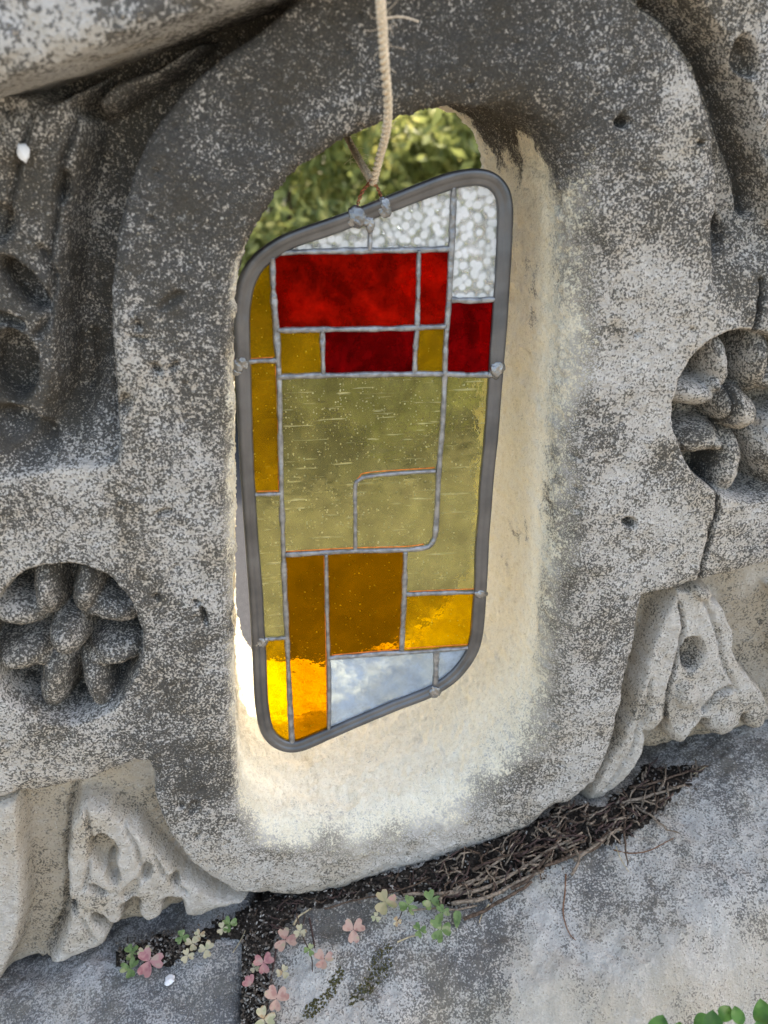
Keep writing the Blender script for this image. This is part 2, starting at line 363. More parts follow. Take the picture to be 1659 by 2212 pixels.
# spandrel upper left, with its leaf
UL = [(640, 0), (545, 75), (470, 125), (410, 180), (360, 235), (320, 295), (290, 360), (268, 430), (252, 500), (242, 580), (238, 660), (240, 740), (246, 820), (255, 900), (262, 960), (255, 1000), (190, 1006), (120, 1010), (40, 1030), (-160, 1080), (-420, 1150), (-420, -250), (640, -250)]
recess(UL, .046, 12, 11, .55, .80)  # lichen crust, deepened here to stand in for shade in the recess
raise_poly([(-420, 120), (60, 180), (150, 215), (196, 250), (186, 330), (165, 430), (148, 560), (140, 700), (140, 830), (105, 930), (60, 990), (-420, 1100)], .012, 34)
raise_poly([(208, 765), (250, 750), (275, 960), (250, 1020), (180, 1010), (165, 960), (182, 860)], .030, 34)
raise_poly([(185, 205), (230, 160), (320, 128), (420, 70), (470, 60), (400, 130), (300, 190), (240, 230), (205, 245)], .016, 20)
raise_poly([(-60, 255), (60, 230), (140, 180), (220, 140), (150, 240), (80, 330), (-60, 380)], .006, 30)
hollow(14, 800, 56, 78, -10, .026, tan=.6, sharp=.16); hollow(38, 620, 78, 30, 48, .022, tan=.3, sharp=.2); hollow(-10, 700, 60, 16, 15, .012, sharp=.3); groove([(75, 540), (105, 600), (95, 700), (70, 730)], 14, .008); hollow(40, 950, 95, 55, 35, .022, crust=.2, tan=.2)
hollow(125, 400, 18, 42, 10, .010); hollow(-40, 480, 70, 50, 0, .012); groove([(178, 740), (184, 800), (172, 860)], 12, .006)
fd = ss(840, 1050, PY)*ss(330, 255, PX); H *= 1-.96*fd; TAN *= 1-fd*.6
# spandrel upper right
UR = [(1290, -120), (1350, -22), (1390, 20), (1440, 70), (1490, 130), (1520, 190), (1538, 260), (1550, 330), (1553, 400), (1550, 470), (1541, 540), (1540, 620), (1560, 690), (1640, 720), (1760, 720), (2100, 700), (2100, -300), (1290, -300)]
recess(UR, .026, 13, 12, .35, .55)
raise_poly([(1430, -60), (1500, 10), (1560, 90), (1610, 190), (1640, 290), (1665, 380), (1690, 480), (1800, 560), (2100, 520), (2100, -250), (1430, -250)], .004, 26)
groove([(1440, -20), (1500, 30), (1555, 110), (1595, 210), (1622, 300), (1648, 380), (1655, 450)], 24, .012, crust=.4)
hollow(1622, 120, 26, 50, -15, .012, crust=.25); hollow(1700, 300, 40, 60, 0, .012); hollow(1570, 500, 30, 60, 0, .010, crust=.25)
fd = ss(430, 690, PY)*ss(1500, 1545, PX); H *= 1-.93*fd; CR += .15*ss(430, 520, PY)*ss(760, 600, PY)*ss(1530, 1560, PX)
# spandrel lower right
LR = [(1560, 1246), (1480, 1266), (1392, 1290), (1381, 1330), (1370, 1400), (1350, 1480), (1335, 1560), (1312, 1640), (1282, 1690), (1240, 1732), (1190, 1778), (1150, 1850), (2100, 1750), (2100, 1080), (1659, 1216)]
recess(LR, .032, 8, 13, .8, .30)
raise_poly([(1469, 1275), (1547, 1292), (1584, 1326), (1603, 1373), (1609, 1420), (1628, 1461), (1668, 1505), (1690, 1560), (1640, 1590), (1618, 1560), (1612, 1582), (1571, 1607), (1545, 1600), (1531, 1573), (1516, 1590), (1481, 1617), (1455, 1604), (1444, 1573), (1409, 1598), (1409, 1640), (1384, 1690), (1330, 1760), (1270, 1775), (1278, 1728), (1297, 1686), (1340, 1623), (1372, 1554), (1390, 1492), (1403, 1436), (1419, 1382), (1440, 1336), (1465, 1298)], .008, 12)
raise_poly([(1690, 1290), (1720, 1330), (1700, 1420), (1720, 1500), (1900, 1480), (1900, 1250)], .01, 20)
hollow(1506, 1423, 27, 38, 8, .015, crust=.3); dome(1492, 1510, 24, 30, 20, .000, .010); groove([(1528, 1545), (1560, 1510), (1588, 1498)], 9, .009)
dome(1480, 1590, 30, 34, 0, .006, .022); dome(1572, 1570, 34, 42, 30, .004, .022); dome(1420, 1560, 26, 44, 20, .004, .018); dome(1645, 1560, 30, 34, 0, .006, .022)
groove([(1481, 1317), (1484, 1373), (1468, 1451), (1453, 1511), (1444, 1575)], 3.5, .010, crust=.6)
dome(1528, 1290, 26, 17, 10, .003, .014)
# spandrel lower left
LL = [(580, 1950), (510, 1931), (459, 1906), (419, 1873), (379, 1826), (350, 1778), (335, 1735), (332, 1680), (321, 1651), (292, 1651), (237, 1673), (182, 1693), (128, 1705), (40, 1716), (0, 1729), (-300, 1800), (-300, 2350), (560, 2100)]
recess(LL, .026, 12, 14, .8, .20)
raise_poly([(40, 1727), (47, 1789), (51, 1862), (55, 1972), (44, 2045), (22, 2099), (-20, 2180), (-300, 2250), (-300, 1830)], .004, 16)
raise_poly([(182, 1745), (240, 1760), (300, 1800), (345, 1850), (400, 1905), (470, 1945), (560, 1962), (520, 1985), (470, 1990), (420, 2018), (388, 2000), (384, 1962), (360, 1962), (352, 1996), (320, 2012), (292, 1996), (288, 1960), (268, 1975), (262, 2010), (235, 2016), (206, 1996), (240, 2030), (228, 2062), (170, 2085), (91, 2110), (60, 2150), (91, 2096), (120, 2055), (137, 2008), (137, 1935), (133, 1862), (142, 1797), (164, 1753)], .004, 15)
hollow(222, 1852, 34, 42, -12, .016, tan=.9); hollow(243, 1896, 15, 26, -10, .013, tan=.9); hollow(208, 1930, 26, 9, 22, .010); hollow(312, 1895, 11, 20, 25, .011); hollow(375, 1912, 15, 13, 40, .010, tan=.9)
hollow(290, 1970, 7, 16, 0, .012, crust=.5); hollow(154, 1966, 9, 18, 0, .012, crust=.4); hollow(214, 2003, 26, 8, 25, .011); hollow(280, 1930, 30, 14, -50, .005)
groove([(150, 1740), (140, 1790), (134, 1860), (136, 1960), (132, 2020), (95, 2095)], 12, .005, crust=.35)
groove([(182, 1760), (196, 1810), (190, 1880), (176, 1930)], 6, .005, crust=.2); groove([(262, 1790), (290, 1840), (300, 1880)], 7, .005); groove([(330, 1860), (352, 1905), (400, 1940)], 7, .005); groove([(170, 1990), (200, 2040)], 6, .004)
groove([(1530, 1310), (1560, 1370), (1575, 1440), (1600, 1500)], 6, .004, crust=.2); groove([(1420, 1480), (1400, 1560), (1370, 1640), (1320, 1720)], 6, .004)
groove([(150, 260), (120, 350), (110, 470), (95, 560)], 10, .007, crust=.15); groove([(60, 250), (20, 380), (-10, 520)], 10, .006); groove([(120, 700), (118, 800), (90, 900)], 8, .005)
# two roundels with four-petalled flowers
def roundel(cx, cy, rx, ry, base, k, lobes, boss):
    s = box(cx-rx*1.3, cy-ry*1.3, cx+rx*1.3, cy+ry*1.3); q = ell(cx, cy, rx, ry, 0, s)
    kk = ss(1.01, .93, q); H[s] = np.maximum(H[s], .042*kk); TAN[s] = np.maximum(TAN[s], .55*kk); CR[s] += .16*kk
    LAB[s][q < 1.0] = base
    for dx, dy, ax, ay, ang, p in lobes: dome(cx+dx*k[0], cy+dy*k[1], ax*k[0], ay*k[1], ang, .004 if ax != 30 else .009, .052, base+1+p, 2.5)
    s = box(cx-70, cy-70, cx+70, cy+70); q = ell(cx+boss[0], cy+boss[1], 54*k[0], 54*k[1], 0, s); H[s] = np.maximum(H[s], .034*ss(1.0, .86, q))
    dome(cx+boss[0], cy+boss[1], 47*k[0], 47*k[1], 0, -.004, .034, base+5)
LOB = [(44, -100, 40, 84, 9, 0), (104, -54, 82, 40, 9, 0), (-48, -102, 42, 84, -6, 1), (-110, -48, 84, 41, 6, 1),
       (108, 40, 80, 42, -11, 2), (66, 106, 44, 82, -17, 2), (-28, 106, 45, 82, 12, 3), (-98, 50, 84, 42, -9, 3),
       (58, -56, 30, 30, 0, 0), (-60, -58, 30, 30, 0, 1), (62, 56, 30, 30, 0, 2), (-56, 58, 30, 30, 0, 3)]
roundel(137, 1390, 171, 174, 20, (1, 1), LOB, (0, 2))
roundel(1618, 897, 162, 184, 30, (.95, 1.08), [(dx, dy-dx*.12, a if a > b_ else a*.84, b_ if b_ > a else b_*.84, an, p) for dx, dy, a, b_, an, p in LOB], (-8, -6))
# the crack through the right-hand side, pits and scratches
groove([(1660, 610), (1656, 631), (1641, 700), (1628, 737), (1600, 850), (1575, 960), (1556, 1040), (1550, 1100), (1537, 1150), (1522, 1211), (1512, 1262)], 4.5, .012, crust=.9)
for a in ((1360, 1128, 15, 11, 10, .012), (1343, 262, 17, 14, 0, .010), (1525-10, 308, 9, 4, 0, .006), (1172, 610, 12, 26, 5, .010), (1170, 690, 14, 36, 5, .006), (1225, 770, 9, 8, 0, .008), (1180, 740, 8, 12, 0, .006), (340, 795, 14, 10, 30, .006), (375, 790, 5, 16, 40, .006), (355, 1105, 20, 5, -10, .005), (440, 1330, 6, 22, -12, .008), (425, 1300, 12, 6, 20, .006), (340, 1290, 7, 7, 0, .005), (300, 730, 24, 5, 10, .004), (370, 650, 36, 12, -35, .004), (300, 700, 10, 8, 0, .004), (1250, 990, 16, 5, 30, .004), (390, 1745, 8, 5, 0, .004), (415, 1748, 10, 20, 30, .003), (1250, 1060, 10, 5, 0, .004), (270, 870, 14, 24, 10, .005)):
    hollow(*a[:5], a[5], crust=.15, tan=.2)
for k in range(90):
    x, y = rng.uniform(-50, 1700), rng.uniform(0, 1900); r = rng.uniform(3, 9)
    hollow(x, y, r, r*rng.uniform(.5, 1.6), rng.uniform(0, 90), rng.uniform(.001, .0035), crust=rng.uniform(-.1, .25), tan=.1)
# soft erosion: rub the edges down, then roughen
def blur(A, n):
    for _ in range(n):
        A = (np.roll(A, 1, 0)+np.roll(A, -1, 0)+2*A)/4; A = (np.roll(A, 1, 1)+np.roll(A, -1, 1)+2*A)/4
    return A
H = blur(H*1.22, 1); TAN = blur(TAN, 8); CR = blur(CR, 4)
H += fbm(GX, GZ, 6, 3, 5)*.0035+fbm(GX, GZ, 38, 3, 6)*.0014+fbm(GX, GZ, 130, 3, 8, .7)*.0016
# lower edge of the stone
BE = np.array([(-700, 2375), (-300, 2252), (0, 2158), (73, 2136), (226, 2067), (339, 2041), (394, 2018), (470, 1988), (518, 1983), (580, 1948), (682, 1948), (721, 1935), (820, 1905), (919, 1879), (1038, 1838), (1127, 1808), (1182, 1771), (1205, 1757), (1287, 1762), (1320, 1744), (1368, 1717), (1385, 1684), (1485, 1668), (1565, 1651), (1601, 1642), (1659, 1629), (2000, 1535), (2500, 1390)], float)
BOT = (PY-np.interp(PX, BE[:, 0], BE[:, 1])+fbm(GX, GZ, 60, 3, 12)*7)*.00040
rb = .016; q = np.clip((BOT+rb)/rb, 0, 1)
H += rb*(1-np.sqrt(1-np.minimum(q, .995)**2))+np.maximum(BOT, 0)*3.0
def samp(A, X, Z):
    u = np.clip((X-RX[0])/RS, 0, A.shape[1]-1.001); v = np.clip((Z-RZ[0])/RS, 0, A.shape[0]-1.001)
    i, j = v.astype(int), u.astype(int); fv, fu = v-i, u-j
    return (A[i, j]*(1-fu)+A[i, j+1]*fu)*(1-fv)+(A[i+1, j]*(1-fu)+A[i+1, j+1]*fu)*fv
def sampn(A, X, Z):
    return A[np.clip(((Z-RZ[0])/RS+.5).astype(int), 0, A.shape[0]-1), np.clip(((X-RX[0])/RS+.5).astype(int), 0, A.shape[1]-1)]

# outline of the opening on the face of the stone
OUT = [(503, 760), (505, 680), (510, 600), (522, 545), (546, 497), (575, 447), (620, 387), (680, 337), (750, 293), (830, 256), (894, 231), (980, 213), (1070, 213), (1140, 225), (1190, 258), (1224, 310), (1237, 370), (1238, 460), (1232, 640), (1222, 850), (1208, 1154), (1196, 1330), (1179, 1489), (1155, 1550), (1118, 1603), (1050, 1668), (984, 1719), (880, 1757), (780, 1783), (680, 1795), (600, 1790), (548, 1768), (520, 1720), (507, 1640), (502, 1450), (499, 1200), (499, 950)]
O3 = np.array([U(x, y)[[0, 2]] for x, y in OUT]); O3 = smooth_closed(O3, 6000, 26)
T = np.roll(O3, -1, 0)-np.roll(O3, 1, 0); ds = np.hypot(T[:, 0], T[:, 1])/2; T /= np.hypot(T[:, 0], T[:, 1])[:, None]
NR = np.c_[T[:, 1], -T[:, 0]]; c0 = O3.mean(0)
if ((O3-c0)*NR).sum() < 0: NR = -NR
th = np.unwrap(np.arctan2(NR[:, 1], NR[:, 0])); kap = np.abs(np.gradient(th)); wgt = ds+.16*kap
cum = np.cumsum(wgt); NO = 1650; idx = np.searchsorted(cum, np.linspace(0, cum[-1], NO, endpoint=False)); idx = np.clip(idx, 0, 5999)
P0 = O3[idx]; N0 = NR[idx]
# lip radius varies: crisp on the left, worn soft on the right and below
rl = .010+.020*np.clip(N0[:, 0], 0, 1)+.026*np.clip(-N0[:, 1], 0, 1)+.003*np.clip(N0[:, 1], 0, 1)
rl = np.real(np.fft.ifft(np.fft.fft(rl)*np.exp(-(np.abs(np.fft.fftfreq(NO, 1/NO))/25)**2)))
rows = []; META = []                                # per row: s offset, y, weight of face relief
dep = np.linspace(1, 0, 80)
for k in dep[:-1]: rows.append((np.zeros(NO), rl+(D-rl)*k, 0.0, k))
for a in np.linspace(0, math.pi/2, 26): rows.append((rl-rl*np.cos(a), rl-rl*np.sin(a), math.sin(a)**2, 0))
nlip = len(rows); SMAX = .50; nf = 315
for k in range(1, nf+1): rows.append((rl+(SMAX-rl)*k/nf, np.zeros(NO), 1.0, 0))
for s_ in np.geomspace(.53, 1.5, 14): rows.append((np.full(NO, s_), np.zeros(NO), 1.0, 0))
arc = np.cumsum(np.hypot(*np.diff(np.vstack([P0, P0[:1]]), axis=0).T))
V = np.zeros((len(rows), NO, 3)); KC = np.zeros((len(rows), NO)); KT = np.zeros_like(KC); KM = np.zeros_like(KC)
jag = (fbm(arc*1.0, arc*0+.3, 60, 4, 41)*.004+np.maximum(fbm(arc, arc*0+3.3, 22, 3, 44), 0)*.005)*(1-.62*np.clip(-N0[:, 0], 0, 1))
for r_, (s_, y_, wf, k) in enumerate(rows):
    X = P0[:, 0]+N0[:, 0]*s_; Z = P0[:, 1]+N0[:, 1]*s_
    inview = s_ < .56
    y = y_+np.where(inview, samp(H, X, Z), 0)*wf
    y = np.where(inview, y, np.minimum(samp(H, X, Z), .02)*0+.0)
    wl = np.where(s_ > 0, -rl*np.arccos(np.clip(1-s_/rl, -1, 1)), y_-rl)      # distance walked from the lip into the hole
    if wf < 1:                                     # reveal: rough cut, ragged towards the back
        q = (fbm(arc, wl, 55, 4, 21)*.0026+fbm(arc, wl, 150, 3, 23, .65)*.0030+fbm(arc, wl, 14, 2, 25)*.003)*(1-wf)
        q = q-np.maximum(fbm(arc+5, wl, 30, 2, 27)-.35, 0)*.010*(1-wf)+jag*k**6
        q = q-.0045*k*np.clip(-N0[:, 0], 0, 1)**2
        X = X-N0[:, 0]*q; Z = Z-N0[:, 1]*q
    V[r_, :, 0] = X; V[r_, :, 1] = y; V[r_, :, 2] = Z+(.021*k if wf < 1 else 0)      # the hole rises slightly towards the back
    cr_ = samp(CR, X, Z); tn_ = samp(TAN, X, Z)
    # the reveal is clean cream stone; black crust creeps round the upper right of it
    upright = np.clip(N0[:, 1]*1.15+.04*(N0[:, 0] > 0), 0, 1)
    lipk = ss(-.85, .95, np.where(s_ > 0, s_/rl, -(y_-rl)/.05)+fbm(arc, wl-np.maximum(s_-rl, 0), 26, 5, 51, .62)*.5-.12-.42*np.clip(-N0[:, 1], 0, 1))
    crm = 1-lipk
    stain = ss(.20, .62, upright+fbm(arc, wl, 18, 5, 53, .65)*.6)*ss(1.02, .85, k+.08)
    KM[r_] = np.clip(crm*(1-.92*stain), 0, 1); KC[r_] = cr_*(1-crm)+crm*.92; KT[r_] = np.maximum(tn_, np.where(s_ < rl*1.6, .5*upright, 0))
nR = len(rows); F = grid_faces(nR, NO, True)
Vf = V.reshape(-1, 3); fc = Vf[F].mean(1); frow = F[:, 0]//NO
pxf, pyf = proj(fc[:, 0], 0*fc[:, 0], fc[:, 2])
# cut below the lower edge of the stone
slope_pts = np.array([U(x, y)[[0, 2]] for x, y in BE]); zb = np.interp(fc[:, 0], slope_pts[:, 0], slope_pts[:, 1])
xl, xr = slope_pts[0], slope_pts[-1]; mslope = (xr[1]-xl[1])/(xr[0]-xl[0])
zb = np.where(fc[:, 0] < xl[0], xl[1]+mslope*(fc[:, 0]-xl[0]), np.where(fc[:, 0] > xr[0], xr[1]+mslope*(fc[:, 0]-xr[0]), zb))
cop_l, cop_r = U(0, 215, -.045), U(545, 25, -.045); cslope = (cop_r[2]-cop_l[2])/(cop_r[0]-cop_l[0])
def coping_z(x): return cop_l[2]+.010+cslope*(x-cop_l[0])
keep = (fc[:, 2] > zb-.02) & (fc[:, 2] < coping_z(fc[:, 0])+.07) & (np.abs(fc[:, 0]) < 1.5)
F = F[keep]; fc = fc[keep]; frow = frow[keep]
# vertex normals of the whole carving, so that its parts meet without seams
fn = np.cross(Vf[F[:, 2]]-Vf[F[:, 0]], Vf[F[:, 3]]-Vf[F[:, 1]]); VN = np.zeros_like(Vf)
for k in range(4): 
    for c in range(3): VN[:, c] += np.bincount(F[:, k], fn[:, c], len(Vf))
VN /= np.linalg.norm(VN, axis=1)[:, None]+1e-12
if VN[(nlip+20)*NO:(nlip+60)*NO, 1].mean() > 0: F = F[:, ::-1]; VN = -VN
lab = sampn(LAB, fc[:, 0], fc[:, 2]); lab = np.where(frow < nlip-1, 1, lab)
lab = np.where(frow >= nlip+nf, 0, lab)
print('carving faces', len(F), 'slope', mslope, 'coping slope', cslope)
wall = empty('carved_balustrade', 'weathered carved limestone balustrade wall pierced by the tall rounded opening', 'balustrade', (0.1, .1, float(np.interp(0, slope_pts[:, 0], slope_pts[:, 1]))))
wall_off = Vector(wall.location)
def part_from(sel, name, parent, label=None):
    f = F[sel]
    if len(f) == 0: return None
    u, inv = np.unique(f, return_inverse=True); me = mesh_np(Vf[u], inv.reshape(-1, 4))
    attr(me, 'crust', KC.ravel()[u]); attr(me, 'tan', KT.ravel()[u]); attr(me, 'cream', KM.ravel()[u])
    me.normals_split_custom_set_from_vertices(VN[u].tolist())
    o = obj(name, me, M['stone'], parent)
    if label: o['label'] = label
    return o
def keepw(o):                                       # child keeps its place in the world
    o.matrix_parent_inverse = o.parent.matrix_world.inverted(); return o
bpy.context.view_layer.update()
def wpart(*a, **k):
    o = part_from(*a, **k)
    if o: o.matrix_parent_inverse = Matrix.Translation(-wall_off)
    return o
wpart(lab == 0, 'face', wall); wpart(lab == 1, 'opening_reveal', wall, label='clean cream stone inside the opening')
for c in (11, 12, 13, 14): wpart(lab == c, 'leaf_carving', wall)
for base in (20, 30):
    ro = wpart(lab == base, 'rosette', wall)
    for k in range(4):
        p = part_from(lab == base+1+k, 'petal', ro)
    part_from(lab == base+5, 'boss', ro)
# back face of the wall
nb = 9; sb = np.r_[0, np.geomspace(.03, 1.5, nb-1)]
VB = np.stack([np.c_[V[0, ::6, 0]+N0[::6, 0]*s_, np.full(NO//6, 0.)+V[0, ::6, 1]+(.004 if s_ > 0 else 0), V[0, ::6, 2]+N0[::6, 1]*s_] for s_ in sb]); nbc = VB.shape[1]
FB = grid_faces(nb, nbc, True)
VBf = VB.reshape(-1, 3); VBf[:, 2] = np.clip(VBf[:, 2], np.interp(VBf[:, 0], slope_pts[:, 0], slope_pts[:, 1])-.3, coping_z(VBf[:, 0])+.06)
me = mesh_np(VBf, FB); 
for a_, v_ in (('crust', .5), ('tan', .2), ('cream', 0)): attr(me, a_, np.full(len(VBf), v_))
o = obj('back_face', me, M['stone'], wall); o.matrix_parent_inverse = Matrix.Translation(-wall_off)

# ================================================================== coping stone
prof = []                                           # (y, dz) going round from the underside at the back to the front and over the top
for k in range(14): prof.append((.30-.36*k/13, .012*(1-k/13)))
for a in np.linspace(-90, 0, 14): prof.append((-.070+.026*math.cos(math.radians(a))-.052*0-.0, .026+.026*math.sin(math.radians(a)))) if False else None
for a in np.linspace(-85, -8, 16): prof.append((-.082-.016*math.cos(math.radians(a)), .016+.016*math.sin(math.radians(a))))
for k in range(1, 30): prof.append((-.098+.01*(k/29)**2, .015+.14*k/29))
for a in np.linspace(0, 90, 10): prof.append((-.058-.03*math.cos(math.radians(a)), .155+.03*math.sin(math.radians(a))))
for k in range(1, 10): prof.append((-.05+.36*k/9, .185))
prof = np.array(prof); prof[:, 0] += .048; xs_ = np.linspace(-1.5, 1.5, 760); npf = len(prof)
CXm, Pm = np.meshgrid(xs_, np.arange(npf), indexing='ij'); yy = prof[:, 0][None, :]+0*CXm; zz = prof[:, 1][None, :]+coping_z(CXm)
pl_ = np.r_[0, np.cumsum(np.hypot(*np.diff(prof, axis=0).T))][None, :]+0*CXm
nz = fbm(CXm, pl_, 8, 3, 61)*.003+fbm(CXm, pl_, 45, 4, 62, .65)*.005
yy = yy-nz; zz = zz-nz*.5
me = mesh_np(np.stack([CXm, yy, zz], -1).reshape(-1, 3), grid_faces(len(xs_), npf)[:, ::-1])
cc = .50+fbm(CXm, pl_, 20, 4, 64)*.5; attr(me, 'crust', cc.ravel()); attr(me, 'tan', 0*cc.ravel()); attr(me, 'cream', 0*cc.ravel())
tag(obj('coping_stone', me, M['coping']), 'pale grey coping stone overhanging the carved wall at top left', 'coping')

# ================================================================== ledge stones under the wall
def joint_z(x):
    x0, z0 = U(226, 2067)[[0, 2]]; x1, z1 = U(1601, 1642)[[0, 2]]; return z0+(z1-z0)/(x1-x0)*(x-x0)
LED = .175
pfe = U(1500, 2150, -LED); drop = joint_z(pfe[0])-.010-pfe[2]
print('ledge drop', drop)
def ledge_z(x, y):
    x = np.asarray(x, float); y = np.asarray(y, float); v = np.clip(-y, -.12, 1)
    z = joint_z(x)-.012-drop*np.sign(v)*np.abs(v/LED)**1.15*(v > 0)
    z = z-np.maximum(v-(LED-.05)+fbm(x, y, 7, 3, 74)*.03, 0)**1.5*4.5
    return z+fbm(x, y, 7, 4, 71)*.011+fbm(x, y, 32, 4, 72, .6)*.0055+fbm(x, y, 120, 3, 73, .65)*.0022
def on_ledge(px, py, lift=0.0):
    d = ray(px, py); ts = np.linspace(.4, 1.4, 1600); p = CAM+d[None, :]*ts[:, None]
    below = (p[:, 2] < ledge_z(p[:, 0], p[:, 1])+lift) & (p[:, 1] < .1); i = np.argmax(below); return p[i] if below.any() else CAM+d*.8
gap_top = on_ledge(548, 2005); gap_bot = on_ledge(527, 2212)
def gap_x(y): return gap_bot[0]+(gap_top[0]-gap_bot[0])*(y-gap_bot[1])/(gap_top[1]-gap_bot[1])
def ledge_block(name, left, label):
    ys = np.r_[np.linspace(.11, -LED-.012, 150), np.linspace(-LED-.012, -LED+.10, 8)]; ud = np.r_[np.zeros(150), np.linspace(0.004, .09, 8)]; n = 420 if not left else 260
    A = np.linspace(0, 1, n); gy = ys[:, None]+0*A[None, :]
    if left: X = -1.2+(gap_x(gy)-.006+fbm(gy, 0*gy, 25, 3, 81)*.005+1.2)*A[None, :]**.55; e = (gap_x(gy)-.006-X)
    else: X = gap_x(gy)+.010+fbm(gy, 0*gy+4, 25, 3, 82)*.006; X = X+(1.3-X)*A[None, :]**1.6; e = X-gap_x(gy)-.010
    Z = ledge_z(X, np.r_[ys[:150], np.full(8, ys[149])][:, None]+0*gy)-ud[:, None]+(.0 if not left else -.004); r = .012
    Z = Z-r*(1-np.sqrt(1-np.clip(1-np.abs(e)/r, 0, .99)**2))-np.where(np.abs(e) < 1e-9, .05, 0)
    if left: Z -= .10*(A[None, :] == 1)
    else: Z -= .10*(A[None, :] == 0)
    V_ = np.stack([X, gy, Z], -1).reshape(-1, 3); me = mesh_np(V_, grid_faces(len(ys), n)[:, ::-1] if True else None)
    px_, py_ = proj(X, gy, Z); v = -gy
    c = (.60 if left else .52)+fbm(X, gy, 13, 5, 83, .6)*.75-.25*ss(.08, .17, v)*(0 if left else 1)
    attr(me, 'crust', c.ravel()); attr(me, 'tan', (ss(.1, .16, v)*.35*(0 if left else 1)).ravel()); attr(me, 'cream', 0*c.ravel())
    o = tag(obj(name, me, M['plinth' if left else 'plinth2']), label, 'ledge stone'); me.update()
    return o
ledge_block('ledge_stone', True, 'blue grey ledge slab left of the narrow soil joint, below the leaf carving')
ledge_block('ledge_stone', False, 'broad pale grey ledge stone right of the soil joint, under the root tangle')

# ================================================================== stained glass panel
YP = .058
def G(x, y, dy=0.0): return U(x, y, YP)+np.array([0, dy, 0])
FR = [(502, 680), (504, 645), (510, 608), (524, 574), (551, 543), (602, 508), (682, 480), (741, 461), (820, 429), (880, 405), (959, 373), (1010, 362), (1054, 362), (1085, 378), (1105, 410), (1108, 445), (1105, 524), (1096, 683), (1088, 775), (1077, 918), (1065, 1038), (1056, 1156), (1050, 1271), (1044, 1356), (1038, 1395), (1022, 1427), (990, 1466), (939, 1502), (880, 1522), (800, 1554), (721, 1589), (658, 1619), (630, 1626), (607, 1621), (579, 1605), (559, 1578), (549, 1514), (543, 1380), (537, 1275), (531, 1196), (517, 998), (507, 808)]
fr = np.array([U(x, y, YP)[[0, 2]] for x, y in FR]); fr = smooth_closed(fr, 720, 34)
ft = np.roll(fr, -1, 0)-np.roll(fr, 1, 0); ft /= np.hypot(ft[:, 0], ft[:, 1])[:, None]; fnrm = np.c_[ft[:, 1], -ft[:, 0]]
if ((fr-fr.mean(0))*fnrm).sum() < 0: fnrm = -fnrm
FW = .0132
ii = np.arange(720.); fwv = FW*(1+.10*fbm(ii, ii*0, .03, 4, 7)+.03*np.sin(ii*.037+1))
panel = empty('stained_glass_panel', 'stained glass panel in a lead frame hanging in the stone opening', 'stained glass', (float(fr[:, 0].mean()), YP, float(fr[:, 1].min())))
PI_ = Matrix.Translation(-panel.location)
def pobj(name, me, m, parent=panel, label=None):
    o = obj(name, me, m, parent)
    if parent is panel: o.matrix_parent_inverse = PI_
    if label: o['label'] = label
    return o
# lead came round the edge: a rounded H section
pr = [(0, -.0010), (.0004, -.0036), (.0013, -.0048), (.0026, -.0051), (.0068, -.0054), (.0070, -.0049), (.0092, -.0048), (.0114, -.0044), (.0128, -.0034), (.0132, -.0018), (.0132, .0018), (.0126, .0034), (.0085, .0052), (.0045, .0058), (.0006, .0034), (0, .0010)]
k_ = len(pr); Vp = np.zeros((720, k_, 3))
for j, (a, b_) in enumerate(pr):
    a = a/.0132*fwv; q = fr-fnrm*a[:, None]; Vp[:, j, 0] = q[:, 0]; Vp[:, j, 2] = q[:, 1]; Vp[:, j, 1] = YP+b_+.0009*fbm(ii, ii*0+j*.35, .06, 3, 77)
Vl = Vp.reshape(-1, 3); i = np.arange(720)[:, None]; j = np.arange(k_)[None, :]; i2 = (i+1) % 720; j2 = (j+1) % k_
Fq = np.stack([i*k_+j, i2*k_+j, i2*k_+j2, i*k_+j2], -1).reshape(-1, 4)
me = mesh_np(Vl, Fq); bm = bmesh.new(); bm.from_mesh(me); bmesh.ops.recalc_face_normals(bm, faces=bm.faces); bm.to_mesh(me); bm.free()
pobj('frame', me, M['lead'])
# panes, each cut to the outline of the frame
mid = fr-fnrm*FW*.55; mid = mid[::6]
def hull(P):
    P = sorted(map(tuple, P)); 
    def half(Q):
        h = []
        for p in Q:
            while len(h) > 1 and (h[-1][0]-h[-2][0])*(p[1]-h[-2][1])-(h[-1][1]-h[-2][1])*(p[0]-h[-2][0]) <= 0: h.pop()
            h.append(p)
        return h
    a, b_ = half(P), half(P[::-1]); return a[:-1]+b_[:-1]
HU = hull(mid)                                       # counter-clockwise
def clip(poly):
    out = list(poly)
    for k in range(len(HU)):
        a, b_ = HU[k], HU[(k+1) % len(HU)]; inp = out; out = []
        if not inp: break
        side = lambda p: (b_[0]-a[0])*(p[1]-a[1])-(b_[1]-a[1])*(p[0]-a[0])
        for m_ in range(len(inp)):
            p, q = inp[m_-1], inp[m_]; sp, sq = side(p), side(q)
            if (sp >= 0) != (sq >= 0): t_ = sp/(sp-sq); out.append((p[0]+(q[0]-p[0])*t_, p[1]+(q[1]-p[1])*t_))
            if sq >= 0: out.append(q)
    return out
